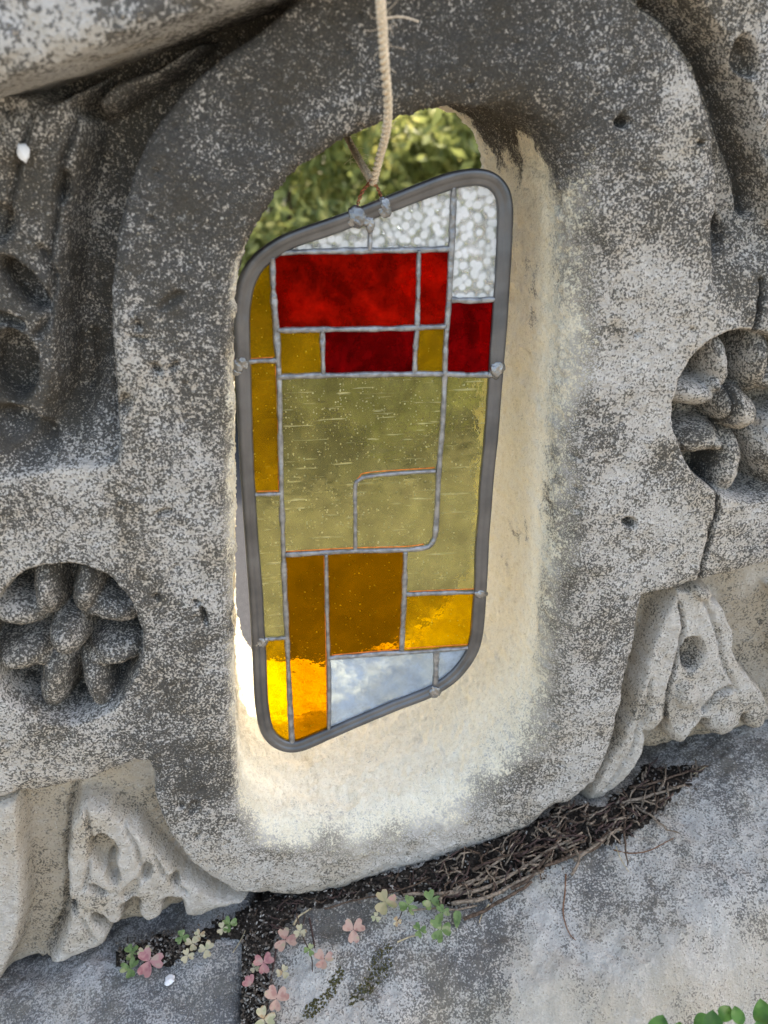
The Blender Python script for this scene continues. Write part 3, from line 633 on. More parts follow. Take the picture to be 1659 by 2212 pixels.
PANES = [('g_clear', [(540, 543), (799, 541), (800, 350), (540, 350)], 'clear hammered sliver of glass at the top left'),
 ('g_clear', [(799, 541), (974, 537), (981, 300), (800, 300)], 'clear hammered glass right of the hanging beads'),
 ('g_clear', [(974, 537), (969, 645), (1160, 645), (1160, 300), (981, 300)], 'clear hammered glass in the top right corner'),
 ('g_amber', [(430, 500), (587, 535), (587, 560), (596, 702), (601, 780), (430, 782)], None),
 ('g_red', [(587, 545), (903, 541), (901, 708), (597, 712)], 'large bright red pane'),
 ('g_red', [(903, 541), (974, 537), (964, 704), (901, 708)], None),
 ('g_dred', [(969, 645), (1160, 645), (1150, 808), (959, 806)], None),
 ('g_amber', [(597, 712), (696, 711), (697, 808), (601, 811)], None),
 ('g_dred', [(696, 711), (898, 708), (895, 806), (697, 808)], 'deep red pane with two vertical streaks'),
 ('g_amber', [(898, 708), (964, 704), (959, 806), (895, 806)], None),
 ('g_amber', [(430, 782), (601, 780), (605, 1000), (607, 1066), (430, 1067)], None),
 ('g_olive', [(430, 1067), (607, 1066), (614, 1257), (620, 1376), (430, 1377)], None),
 ('g_olive', [(601, 811), (959, 806), (955, 918), (947, 1015), (797, 1024), (775, 1033), (767, 1045), (767, 1188), (613, 1196), (608, 1069)], 'largest pane, seedy olive yellow glass'),
 ('g_olive', [(767, 1188), (767, 1045), (775, 1033), (797, 1024), (947, 1015), (941, 1136), (935, 1168), (919, 1180), (872, 1185)], None),
 ('g_olive', [(959, 806), (1160, 808), (1130, 1277), (876, 1281), (875, 1186), (919, 1180), (935, 1168), (941, 1136), (947, 1015), (955, 918)], None),
 ('g_brown', [(613, 1196), (704, 1192), (706, 1316), (709, 1411), (710, 1494), (709, 1720), (634, 1720), (626, 1514), (620, 1380)], None),
 ('g_brown', [(704, 1192), (875, 1186), (873, 1276), (867, 1405), (709, 1417)], None),
 ('g_amber', [(876, 1281), (1130, 1275), (1130, 1390), (867, 1405)], None),
 ('g_amber', [(430, 1377), (620, 1376), (626, 1514), (634, 1720), (430, 1720)], None),
 ('g_blue', [(709, 1417), (941, 1403), (939, 1680), (709, 1720)], 'pale blue pane at the bottom'),
 ('g_blue', [(941, 1403), (1130, 1390), (1130, 1680), (939, 1680)], None)]
for m_, P, lb in PANES:
    Q = clip([tuple(U(x, y, YP)[[0, 2]]) for x, y in P]); Q = [q for n_, q in enumerate(Q) if math.dist(q, Q[n_-1]) > 1e-6]
    A = sum(Q[k-1][0]*Q[k][1]-Q[k][0]*Q[k-1][1] for k in range(len(Q)))
    if A < 0: Q = Q[::-1]
    n = len(Q); c = np.mean(Q, 0); Q = [((q[0]-c[0])*.999+c[0], (q[1]-c[1])*.999+c[1]) for q in Q]
    Vv = [(q[0], YP-.0014, q[1]) for q in Q]+[(q[0], YP+.0014, q[1]) for q in Q]
    Fv = [tuple(range(n)), tuple(range(n, 2*n))[::-1]]+[(k, n+k, n+(k+1) % n, (k+1) % n) for k in range(n)]
    me = bpy.data.meshes.new('pane'); me.from_pydata(Vv, [], Fv); me.update()
    bm = bmesh.new(); bm.from_mesh(me); bmesh.ops.triangulate(bm, faces=bm.faces[:]); bmesh.ops.recalc_face_normals(bm, faces=bm.faces); bm.to_mesh(me); bm.free()
    pobj('pane', me, M[m_], label=lb)
# solder lines
LINES = [([(588, 556), (591, 640), (596, 702), (602, 801), (605, 930), (608, 1069), (612, 1196), (614, 1257), (620, 1380), (626, 1514), (631, 1606)], 9.5),
 ([(590, 546), (680, 543), (800, 541), (899, 540), (973, 537)], 8.5), ([(800, 470), (799, 505), (798, 541)], 8),
 ([(979, 405), (977, 470), (974, 536), (969, 643), (962, 740), (960, 812), (955, 918), (947, 1018), (941, 1136), (934, 1168), (918, 1181), (872, 1186), (761, 1189), (680, 1193), (614, 1197)], 9),
 ([(904, 540), (902, 640), (900, 708), (896, 760), (895, 803)], 8), ([(972, 647), (1020, 649), (1068, 646)], 9), ([(598, 713), (700, 711), (850, 709), (963, 704)], 8.5),
 ([(696, 713), (697, 760), (698, 806)], 7.5), ([(600, 813), (697, 810), (895, 807), (960, 807), (1010, 809), (1066, 808)], 9), ([(530, 781), (565, 778), (598, 778)], 7.5),
 ([(548, 1067), (580, 1066), (606, 1065)], 7), ([(568, 1378), (595, 1377), (620, 1375)], 7), ([(767, 1188), (767, 1110), (767, 1050), (774, 1036), (797, 1027), (860, 1021), (940, 1016)], 7),
 ([(704, 1196), (706, 1316), (709, 1411), (711, 1494), (710, 1574)], 7), ([(875, 1190), (873, 1276), (870, 1340), (867, 1404)], 9), ([(876, 1282), (950, 1279), (1032, 1277)], 8),
 ([(710, 1419), (790, 1413), (940, 1403), (1020, 1396)], 8.5), ([(942, 1405), (941, 1440), (939, 1485)], 10)]
pxm = float(np.linalg.norm(G(701, 1000)-G(700, 1000)))
for n_, (P, wd) in enumerate(LINES):
    L = catmull([U(x, y, YP) for x, y in P], max(16, int(6*len(P)+sum(math.dist(P[k], P[k+1]) for k in range(len(P)-1))/5)))
    n = len(L); s_ = np.arange(n)*1.0; Tn = np.gradient(L, axis=0); Tn /= np.linalg.norm(Tn, axis=1)[:, None]
    sd = np.c_[Tn[:, 2], 0*s_, -Tn[:, 0]]; hw = wd*pxm*.70*(1+.34*fbm(s_, s_*0+n_, .13, 3, 90+n_))
    ht = .0024*(1+.5*fbm(s_, s_*0+n_, .14, 3, 190+n_)); V_ = []
    pf = [(-1, .0), (-.95, .4), (-.72, .78), (-.3, .98), (.3, 1), (.72, .78), (.95, .4), (1, .0), (.7, -1.6), (-.7, -1.6)]
    for a, h_ in pf: V_.append(L+sd*(hw*a)[:, None]+np.c_[0*s_, -.0013-(ht*h_ if h_ >= 0 else ht*0+.0024*h_), 0*s_])
    V_ = np.stack(V_, 1).reshape(-1, 3); k = len(pf); mb = MB()
    mb.add(V_, [tuple(f) for f in grid_faces(n, k, True)]+[tuple(range(k)), tuple(range((n-1)*k, n*k))[::-1]]); me = mb.mesh()
    bm = bmesh.new(); bm.from_mesh(me); bmesh.ops.recalc_face_normals(bm, faces=bm.faces); bm.to_mesh(me); bm.free()
    pobj('solder_line', me, M['solder'])
# copper coloured edges showing beside the solder
for P in ([(555, 1060), (606, 1059)], [(768, 1040), (776, 1029), (798, 1019), (938, 1009)], [(616, 1190), (761, 1182), (872, 1179), (915, 1174)], [(883, 1276), (1030, 1270)], [(716, 1413), (866, 1400)], [(874, 1399), (1012, 1390)], [(616, 1382), (622, 1514), (626, 1590)], [(700, 1200), (702, 1316), (704, 1411), (706, 1560)], [(595, 790), (600, 900), (602, 1055)], [(540, 774), (590, 771)]):
    L = catmull([U(x, y, YP)+np.array([0, -.0016, 0]) for x, y in P], 20)
    mb = MB(); mb.add(*tube(L, .00055, 6)); pobj('copper_edge', mb.mesh(), M['foil'])
# solder beads on the frame
for n_, (x, y, r, sq) in enumerate([(517, 784, .0075, (1, .55, 1)), (512, 800, .0045, (1, .5, .8)), (1073, 796, .0075, (1, .6, 1.25)), (561, 1384, .0062, (1.05, .6, 1)), (573, 1379, .0042, (1, .6, .9)), (1038, 1278, .0068, (1.1, .55, .85)), (938, 1490, .0070, (1, .55, 1)), (768, 470, .0078, (1.1, .6, 1.1)), (789, 476, .0062, (1.2, .5, .8)), (829, 447, .0068, (.9, .6, 1.25)), (1060, 808, .004, (1.3, .6, .8)), (799, 485, .0045, (.8, .6, 1.5))]):
    mb = MB(); mb.add(*blob(G(x, y, -.0040), r*.88, 30+n_, .5, 4, (sq[0], sq[1]*.75, sq[2]))); pobj('solder_bead', mb.mesh(), M['blob'])
# twisted copper wire loop
def twist(P, r, off, turns, n=70, plies=2, rr=None, k=7):
    L = catmull(P, n); Tn = np.gradient(L, axis=0); Tn /= np.linalg.norm(Tn, axis=1)[:, None]
    a = np.cross(Tn, np.array([.1, 1, .05])); a /= np.linalg.norm(a, axis=1)[:, None]; b_ = np.cross(Tn, a); out = []
    for p in range(plies):
        ph = np.linspace(0, turns*2*math.pi, n)+p*2*math.pi/plies
        out.append(tube(L+off*(np.cos(ph)[:, None]*a+np.sin(ph)[:, None]*b_), r, k))
    return out
mb = MB()
for vf in twist([G(770, 458), G(774, 436), G(784, 412), G(797, 397)], .0006, .0009, 3.2): mb.add(*vf)
for vf in twist([G(828, 442), G(822, 422), G(815, 405), G(806, 394)], .0006, .0009, 2.6): mb.add(*vf)
for vf in twist([G(797, 397), G(801, 391), G(806, 394)], .0006, .0009, 1): mb.add(*vf)
pobj('hanging_wire', mb.mesh(), M['copper'])

# ================================================================== twine
tw = empty('twine', 'hairy jute twine holding up the stained glass panel from above', 'twine', tuple(G(803, 395)))
TI = Matrix.Translation(-tw.location)
pts = [(826, -190, -.085), (823, -60, -.078), (822, 0, -.073), (826, 60, -.064), (831, 140, -.050), (838, 225, -.028), (834, 285, -.005), (820, 340, .028), (806, 396, .056)]
FRONT = [U(x, y, Y) for x, y, Y in pts]
TOPP = FRONT[0]; FRONT = [np.array([TOPP[0]+.002, .02, coping_z(TOPP[0])+.215]), np.array([TOPP[0]+.001, -.075, coping_z(TOPP[0])+.16])]+FRONT
BACK = [U(806, 396, .058), U(790, 370, .085), U(772, 338, .13), U(752, 300, .19), U(735, 262, .235), U(728, 230, .25)]
for P, n, tn in ((FRONT, 260, 27), (BACK, 120, 15)):
    mb = MB()
    for vf in twist(P, .0017, .0016, tn, n, 2, k=9): mb.add(*vf)
    o = obj('strand', mb.mesh(), M['twine'], tw); o.matrix_parent_inverse = TI
mb = MB()
for P, cnt in ((FRONT, 80), (BACK, 46)):
    L = catmull(P, 400)
    for k in range(cnt):
        i = random.randrange(10 if P is BACK else 40, 398); d = rng.normal(size=3); d /= np.linalg.norm(d); ln = random.uniform(.004, .011); c = rng.normal(size=3)*.35
        q = [L[i]+d*.002, L[i]+d*(.002+ln*.5)+c*ln*.2, L[i]+d*(.002+ln*.85)+c*ln*.8]
        mb.add(*tube(catmull(q, 6), .00014, 4))
mb.add(*tube(catmull([U(832, 40, -.066), U(860, 36, -.064), U(885, 40, -.062), U(904, 47, -.062)], 12), .0005, 5))
o = obj('fibre', mb.mesh(), M['twine'], tw); o.matrix_parent_inverse = TI; o['kind'] = 'stuff'

# ================================================================== soil, roots, clover
def led(px, py, lift=0.0):
    p = on_ledge_fast(px, py); return np.array([p[0], p[1], p[2]+lift])
def patch(name, poly, hgt, label, m, step=5, seed=0, power=.6):
    P = np.array(poly, float); x0, y0 = P.min(0); x1, y1 = P.max(0)
    gx, gy = np.meshgrid(np.arange(x0, x1+step, step), np.arange(y0, y1+step, step)); d = sdf_poly(poly, gx, gy)+fbm(gx, gy, .05, 4, seed, .7)*22
    V_ = np.zeros(gx.shape+(3,))
    for a in range(gx.shape[0]):
        for b_ in range(gx.shape[1]): V_[a, b_] = on_ledge_fast(gx[a, b_], gy[a, b_])
    lift = hgt*np.clip(-d/14, -1, 1); lift = np.where(lift > 0, hgt*np.clip(-d/14, 0, 1)**power, lift*.5)
    lift = lift*(1+.5*fbm(gx, gy, .09, 3, seed+3)); V_[..., 2] += lift; V_[..., 1] += np.where(d < 0, 0, 0)
    F_ = grid_faces(*gx.shape); dd = d.ravel()[F_].min(1); F_ = F_[dd < 6]
    u, inv = np.unique(F_, return_inverse=True); me = mesh_np(V_.reshape(-1, 3)[u], inv.reshape(-1, 4)[:, ::-1])
    return tag(obj(name, me, m), label, name, None, 'stuff')
LGX = np.arange(150, 1801, 5.0); LGY = np.arange(1560, 2301, 5.0); gxx, gyy = np.meshgrid(LGX, LGY)
RD = FWD+RIGHT*((gxx-CX)/FPX)[..., None]-UP*((gyy-CY)/FPX)[..., None]
lo_ = np.full(gxx.shape, .45); hi_ = (.09-CAM[1])/RD[..., 1]
ta = lo_.copy(); found = np.zeros(gxx.shape, bool); tc = hi_.copy()
for k in range(1, 41):
    t1 = lo_+(hi_-lo_)*k/40; q = CAM+RD*t1[..., None]; bl = (q[..., 2] < ledge_z(q[..., 0], q[..., 1])) & ~found
    tc = np.where(bl, t1, tc); ta = np.where(bl, lo_+(hi_-lo_)*(k-1)/40, ta); found |= bl
ta = np.where(found, ta, tc)
for _ in range(9):
    tm = (ta+tc)/2; q = CAM+RD*tm[..., None]; bl = q[..., 2] < ledge_z(q[..., 0], q[..., 1]); tc = np.where(bl, tm, tc); ta = np.where(bl, ta, tm)
LPT = CAM+RD*tc[..., None]
def on_ledge_fast(px, py):
    u = min(max((px-150)/5, 0), len(LGX)-1.001); v = min(max((py-1560)/5, 0), len(LGY)-1.001); i, j = int(v), int(u); a, b_ = v-i, u-j
    return (LPT[i, j]*(1-b_)+LPT[i, j+1]*b_)*(1-a)+(LPT[i+1, j]*(1-b_)+LPT[i+1, j+1]*b_)*a
SOIL1 = [(380, 2060), (420, 2025), (500, 1985), (580, 1935), (690, 1930), (740, 1915), (830, 1885), (930, 1860), (1060, 1815), (1150, 1780), (1210, 1735), (1300, 1745), (1370, 1690), (1400, 1655), (1500, 1655), (1525, 1662), (1465, 1705), (1420, 1765), (1330, 1815), (1260, 1835), (1190, 1875), (1110, 1905), (1040, 1945), (950, 1955), (840, 1925), (720, 1942), (650, 1962), (610, 2005), (570, 2040), (535, 2020), (480, 2012), (430, 2030), (385, 2060)]
SOIL2 = [(250, 2062), (330, 2035), (400, 2015), (400, 2045), (360, 2085), (310, 2070), (260, 2078)]
SOIL3 = [(528, 2020), (590, 2030), (574, 2090), (566, 2150), (560, 2240), (522, 2240), (526, 2120)]
patch('soil', SOIL1, .004, 'dark soil and litter packed along the joint under the carved wall', M['soil'], 4, 5)
patch('soil', SOIL2, .004, 'small patch of dark soil in the joint at lower left', M['soil'], 3, 15)
patch('soil', SOIL3, .006, 'dark soil filling the joint between the two ledge stones', M['soil'], 3, 25)
# crumbs of soil, bark and grit
def inside(P, x, y, m=-2): return sdf_poly(P, np.array([x]), np.array([y]))[0] < m
mb = MB(); tot = 0
ico = blob((0, 0, 0), 1, 1, .3, 1); icos = [blob((0, 0, 0), 1, s_, .6, 1)[0] for s_ in range(8)]
for P, cnt in ((SOIL1, 5200), (SOIL2, 420), (SOIL3, 600)):
    a = np.array(P)
    for k in range(cnt):
        x, y = rng.uniform(a[:, 0].min(), a[:, 0].max()), rng.uniform(a[:, 1].min(), a[:, 1].max())
        if not inside(P, x, y, random.choice((-2, -2, 6, 22))): continue
        p = on_ledge_fast(x, y); r = random.uniform(.0007, .0024); Rm = np.array(Matrix.Rotation(random.uniform(0, 6), 3, Vector(rng.normal(size=3)).normalized()))
        mb.add(p+np.array([0, -.001, random.uniform(.001, .007)])+(icos[k % 8]*r*np.array([1, .7, .5]))@Rm.T, ico[1])
tag(obj('grit', mb.mesh(False), M['crumb']), 'grit and crumbs of bark lying on the dark soil', 'grit', None, 'stuff')
mb = MB()
for P, cnt in ((SOIL1, 2200), (SOIL2, 220), (SOIL3, 420)):
    a = np.array(P)
    for k in range(cnt):
        x, y = rng.uniform(a[:, 0].min(), a[:, 0].max()), rng.uniform(a[:, 1].min(), a[:, 1].max())
        if not inside(P, x, y, random.choice((-2, 8, 26))): continue
        r = random.uniform(.0006, .002); Rm = np.array(Matrix.Rotation(random.uniform(0, 6), 3, Vector(rng.normal(size=3)).normalized()))
        mb.add(on_ledge_fast(x, y)+np.array([0, -.001, random.uniform(.001, .007)])+(icos[k % 8]*r*np.array([1.3, .6, .5]))@Rm.T, ico[1])
tag(obj('grit', mb.mesh(False), M['grit']), 'pale grit and husks scattered over the joint', 'grit', None, 'stuff')
for P, cnt, lb in (([(655, 2200), (660, 2170), (700, 2140), (735, 2090), (745, 2100), (735, 2125), (720, 2160), (690, 2190)], 900, 'olive moss cushion on the ledge below the pink clover'), ([(790, 2110), (800, 2070), (830, 2035), (850, 2040), (850, 2070), (840, 2110), (790, 2160), (740, 2180), (770, 2130)], 700, 'dark moss smear on the ledge under the green clover')):
    mb = MB(); a = np.array(P)
    for k in range(cnt):
        x, y = rng.uniform(a[:, 0].min(), a[:, 0].max()), rng.uniform(a[:, 1].min(), a[:, 1].max())
        if sdf_poly(P, np.array([x]), np.array([y]))[0]+8*fbm(np.array([x]), np.array([y]), .06, 2, 5)[0] > -1: continue
        r = random.uniform(.0005, .0013); mb.add(on_ledge_fast(x, y)+np.array([0, 0, .0003])+icos[k % 8]*r*np.array([1, 1, .8]), ico[1])
    tag(obj('moss', mb.mesh(), M['moss']), lb, 'moss', None, 'stuff')
# the tangle of dry roots
tang = empty('root_tangle', 'tangle of dry woody roots lodged in the joint below the wall', 'roots', tuple(led(1180, 1850)))
RI = Matrix.Translation(-tang.location)
def root(P, r0, r1, m, lift=.008, parent=tang, name='root', knob=.25):
    pts = []
    for k, q in enumerate(P):
        b_ = on_ledge_fast(q[0], q[1]); l = q[2] if len(q) > 2 else lift; d = CAM-b_; d /= np.linalg.norm(d); pts.append(b_+d*l)
    n = max(10, len(P)*7); L = catmull(pts, n); s_ = np.linspace(0, 1, n); sd = random.random()*50
    L = L+np.c_[fbm(s_, s_*0+sd, 7, 2, 1), fbm(s_, s_*0+sd, 7, 2, 2), fbm(s_, s_*0+sd, 7, 2, 3)]*.0012
    r = (r0+(r1-r0)*s_)*(1+knob*fbm(s_, s_*0+sd, 12, 3, 4)); mb = MB(); mb.add(*tube(L, r, 7))
    o = obj(name, mb.mesh(), m, parent)
    if parent is tang: o.matrix_parent_inverse = RI
    return o
BIG = [([(950, 1932), (1010, 1925), (1075, 1905), (1130, 1875), (1190, 1835), (1260, 1800)], .0034, .0022, 1), ([(975, 1952), (1050, 1940), (1120, 1905), (1175, 1880)], .0036, .0026, 1),
 ([(1105, 1920), (1140, 1900), (1180, 1850), (1215, 1800)], .0030, .0020, 0), ([(870, 1932), (930, 1930), (990, 1922), (1040, 1890), (1090, 1850)], .0028, .0020, 1),
 ([(1000, 1985), (1050, 1965), (1110, 1930), (1150, 1905)], .0030, .0024, 0), ([(1020, 1880), (1090, 1850), (1170, 1830), (1210, 1790)], .0030, .0018, 0),
 ([(1180, 1870), (1230, 1850), (1290, 1830), (1320, 1790)], .0034, .0022, 0), ([(1240, 1860), (1280, 1830), (1320, 1800), (1345, 1790)], .0030, .0024, 1),
 ([(1340, 1735), (1400, 1720), (1450, 1705), (1480, 1695)], .0030, .0018, 1), ([(1360, 1700), (1420, 1690), (1500, 1660), (1530, 1655)], .0022, .0014, 0),
 ([(1345, 1745), (1350, 1790), (1352, 1840), (1358, 1870)], .0024, .0010, 0), ([(1370, 1740), (1410, 1765), (1440, 1790), (1470, 1800)], .0022, .0012, 1),
 ([(1190, 1790), (1230, 1815), (1250, 1855), (1235, 1890)], .0030, .0026, 1), ([(1060, 1950), (1065, 1915), (1072, 1880)], .0022, .0018, 0),
 ([(880, 1968), (930, 1962), (985, 1965), (1030, 1958)], .0016, .0016, 1), ([(700, 1965), (760, 1945), (820, 1935), (880, 1918), (930, 1895)], .0016, .0010, 0),
 ([(640, 1975), (650, 2010), (672, 2070), (676, 2100)], .0012, .0008, 0), ([(980, 1920), (1030, 1900), (1080, 1895), (1120, 1880), (1140, 1870)], .0020, .0014, 1)]
for P, a, b_, pl in BIG: root(P, a*.62, b_*.6, M['root_pale' if pl else 'root'], .010)
a = np.array(SOIL1); made = 0
while made < 225:
    x, y = rng.uniform(950, 1520), rng.uniform(1650, 1960)
    if not inside(SOIL1, x, y): continue
    L_ = random.uniform(14, 55); an = random.gauss(-.45, .7); cx, cy = math.cos(an)*L_, math.sin(an)*L_; b1 = random.uniform(-6, 6)
    root([(x-cx/2, y-cy/2, .006), (x+b1, y+b1, random.uniform(.009, .017)), (x+cx/2, y+cy/2, .009)], random.uniform(.0005, .0015), random.uniform(.0003, .0009), M[random.choice(['root', 'root_pale', 'root_pale', 'stem'])], .008); made += 1
while made < 280:
    x, y = rng.uniform(540, 950), rng.uniform(1880, 2060)
    if not inside(SOIL1, x, y): continue
    L_ = random.uniform(14, 45); an = random.gauss(-.35, .8); cx, cy = math.cos(an)*L_, math.sin(an)*L_
    root([(x-cx/2, y-cy/2, .003), (x, y+3, .007), (x+cx/2, y+cy/2, .004)], random.uniform(.0005, .0011), .0004, M[random.choice(['root', 'stem', 'stem', 'crumb'])], .008); made += 1
# loose stalks lying on the ledge
def loose(name, P, r, m, label, cat):
    L = catmull([on_ledge_fast(x, y)+np.array([0, 0, .0012]) for x, y in P], 28); mb = MB(); mb.add(*tube(L, np.linspace(r, r*.5, 28), 6)); tag(obj(name, mb.mesh(), m), label, cat)
loose('dry_needle', [(1222, 1890), (1220, 1930), (1216, 1970), (1222, 2000), (1232, 2022), (1243, 2033)], .0008, M['needle'], 'long curved brown needle hanging from the roots over the ledge', 'needle')
loose('dry_needle', [(1325, 1838), (1360, 1845), (1400, 1840), (1440, 1820), (1455, 1812)], .0007, M['needle'], 'brown needle curving right of the root tangle', 'needle')
loose('dry_stalk', [(1330, 1830), (1342, 1860), (1358, 1885)], .0006, M['straw'], 'thin pale stalk pointing down below the root tangle', 'stalk')
loose('dry_stalk', [(1420, 1706), (1460, 1692), (1490, 1678), (1528, 1655)], .0010, M['straw'], 'pale straw stalk at the upper right end of the roots', 'stalk')
loose('dry_stalk', [(540, 1990), (522, 2030), (503, 2060)], .0009, M['straw'], 'straight straw stalk beside the small green plants at left', 'stalk')
loose('dry_stalk', [(634, 2000), (645, 1982), (660, 1972), (672, 1964)], .0013, M['straw'], 'thick bent straw stalk above the pink clover', 'stalk')
loose('dry_stalk', [(1056, 1955), (1042, 1975), (1035, 1995)], .0008, M['straw'], 'short pale rootlet hanging below the left end of the roots', 'stalk')
loose('dry_stalk', [(858, 2037), (885, 2026), (905, 2022)], .0009, M['straw'], 'short pale straw beside the dark moss smear', 'stalk')
# clover
def leaflet(L, W, fold=.25, notch=.16, curl=.2, ny=8, nx=6):
    V_ = []; F_ = []
    for a in range(ny+1):
        t = a/ny; wd = W*.5*(math.sin(min(1, t**.9*1.02)*math.pi*.62)**.9)*(1 if t < .8 else math.sqrt(max(0.02, 1-((t-.8)/.2)**2*.75)))
        for b_ in range(nx+1):
            s_ = b_/nx*2-1; x = s_*wd; yv = L*t-notch*L*(1-abs(s_))*max(0, (t-.6)/.4)**1.5; V_.append((x, yv, fold*abs(x)+curl*L*t*t-.0))
    return np.array(V_), [tuple(f) for f in grid_faces(ny+1, nx+1)]
LMESH = {}
def basis(nrm):
    z = np.asarray(nrm, float); z /= np.linalg.norm(z); x = np.cross([0, 0, 1.], z); x /= np.linalg.norm(x); return np.stack([x, np.cross(z, x), z], 1)
def clover(px, py, r, m, label, rot=0, nleaf=3, tilt=0, root_at=None, group=None, name='clover', lift=.012, droop=0.0, split=True):
    c = on_ledge_fast(px, py); d = CAM-c; d /= np.linalg.norm(d); c = c+d*lift
    foot = on_ledge_fast(*(root_at if root_at else (px+random.uniform(-12, 12), py-random.uniform(12, 34))))
    e = empty(name, label, 'plant', tuple(foot), group); I = Matrix.Translation(-Vector(foot))
    mb = MB(); mb.add(*tube(catmull([foot, (foot+c)/2+np.array([0, -.004, .003]), c], 12), .00055, 5)); o = obj('stem', mb.mesh(), M['stem'], e); o.matrix_parent_inverse = I
    R = r*float(np.linalg.norm(c-CAM))/FPX; nrm = d*.8+np.array([0, -.2, .5])+rng.normal(size=3)*.18; B = basis(nrm)
    for k in range(nleaf):
        a = math.radians(rot)+k*2*math.pi/nleaf+random.uniform(-.15, .15) if nleaf > 2 else math.radians(rot)+k*.7
        lv, lf = leaflet(R*random.uniform(.92, 1.08), R*random.uniform(.92, 1.1), random.uniform(.15, .4), random.uniform(.1, .22), random.uniform(-.1, .3)-droop)
        ca, sa = math.cos(a), math.sin(a); q = np.c_[lv[:, 0]*ca-lv[:, 1]*sa, lv[:, 0]*sa+lv[:, 1]*ca, lv[:, 2]]
        mb = MB(); mb.add(c+q@B.T, lf); o = obj('leaflet', mb.mesh(), M[m], e); o.matrix_parent_inverse = I
CL = [(832, 1949, 27, 'clover_mix', 'large pink and green clover leaf against the lower edge of the wall', 20), (763, 2008, 26, 'clover_pink', 'pink clover leaf with three blunt leaflets alone on the ledge', 40),
 (882, 1955, 21, 'clover_green', 'green clover leaf right of the large pink and green one', 75), (930, 1946, 22, 'clover_green', 'uppermost green clover leaf beside the roots', 10), (956, 1972, 16, 'clover_green', 'small dark green clover leaf above the lowest green clover', 40),
 (907, 2009, 16, 'clover_green', 'small green clover leaf left of the lowest green clover', 25), (953, 2008, 26, 'clover_green', 'largest and lowest green clover leaf under the roots', 60),
 (616, 2030, 25, 'clover_pink', 'wilted pale pink clover leaf at the top of the soil joint', 5), (570, 2080, 22, 'clover_red', 'rose pink clover leaf left of the dark stem', 50), (700, 2072, 22, 'clover_pink', 'pink clover leaf above the olive moss', 65),
 (597, 2158, 25, 'clover_pink', 'salmon pink clover leaf low in the soil joint', 35), (648, 2012, 14, 'clover_pale', 'pale dry clover leaf right of the wilted pink one', 0), (543, 2128, 19, 'clover_red', 'folded pink clover leaf on the edge of the left slab', 0),
 (570, 2200, 22, 'clover_pale', 'yellow green clover leaf at the bottom of the soil joint', 15), (668, 2052, 12, 'clover_green', 'tiny yellow green clover leaf on the thin dark stem', 80), (611, 2100, 14, 'clover_pale', 'withered brown clover leaf in the soil joint', 100),
 (812, 1981, 11, 'clover_pale', 'tiny pale clover bud left of a straw', 0), (858, 1990, 10, 'clover_pale', 'tiny cream clover bud right of a straw', 30),
 (323, 2076, 27, 'clover_red', 'deep pink clover leaf at lower left', 30), (281, 2092, 19, 'clover_green', 'green clover leaf below and left of the deep pink one', 80), (283, 2057, 16, 'clover_green', 'small green clover leaf touching the wall at lower left', 20),
 (312, 2058, 15, 'clover_pale', 'pale clover leaf right above the deep pink one', 60), (393, 2024, 14, 'clover_green', 'dark green clover leaf under the carved leaf lobes', 10), (431, 2019, 12, 'clover_pale', 'pale green sprig against the carved leaf', 30),
 (415, 2038, 15, 'clover_pale', 'cream green sprig in the middle of the left row', 50), (445, 2051, 17, 'clover_pale', 'tan dry sprig right of the cream green one', 75), (405, 2064, 14, 'clover_pale', 'drooping tan leaf at the foot of the left row', 15),
 (496, 1996, 17, 'clover_green', 'pale green sprig nearest the corner of the lower left carving', 45), (480, 2006, 12, 'clover_pale', 'small cream sprig beside the pale green one', 5), (550, 2090, 10, 'clover_pale', 'tiny dried bud beside the rose pink clover', 0)]
for x, y, r, m, lb, rot in CL: clover(x, y, r*.88, m, lb, rot, group='clover leaves along the joint', nleaf=3 if 'folded' not in lb else 2)
loose('dark_stem', [(600, 2030), (592, 2080), (584, 2120), (577, 2150), (574, 2190), (570, 2225)], .0011, M['stem'], 'dark thin stem running down the soil joint', 'stem')
loose('dark_stem', [(668, 1985), (675, 2020), (680, 2050)], .0011, M['stem'], 'short reddish dark stem on the ledge above the olive moss', 'stem')
# narrow green leaf, white scrap, lichen
p = on_ledge_fast(984, 1982); lv, lf = leaflet(.016, .008, .4, 0, .1); B = basis(CAM-p); mb = MB(); mb.add(p+np.array([0, -.006, .004])+(lv-np.array([0, .008, 0]))@B.T, lf); tag(obj('narrow_leaf', mb.mesh(), M['clover_green']), 'narrow upright green leaf right of the green clover', 'leaf')
mb = MB(); mb.add(*blob(on_ledge_fast(367, 2118)+np.array([0, 0, .001]), .006, 5, .6, 3, (.8, .9, .35))); tag(obj('white_scrap', mb.mesh(), M['scrap']), 'small white scrap on the blue grey slab below the left clover', 'scrap')
pw = U(50, 330, .009); mb = MB(); mb.add(*blob(pw, .0055, 8, .5, 3, (.7, .45, 1))); tag(obj('bird_dropping', mb.mesh(), M['scrap']), 'white dropping stuck to the upper left leaf carving', 'dropping')

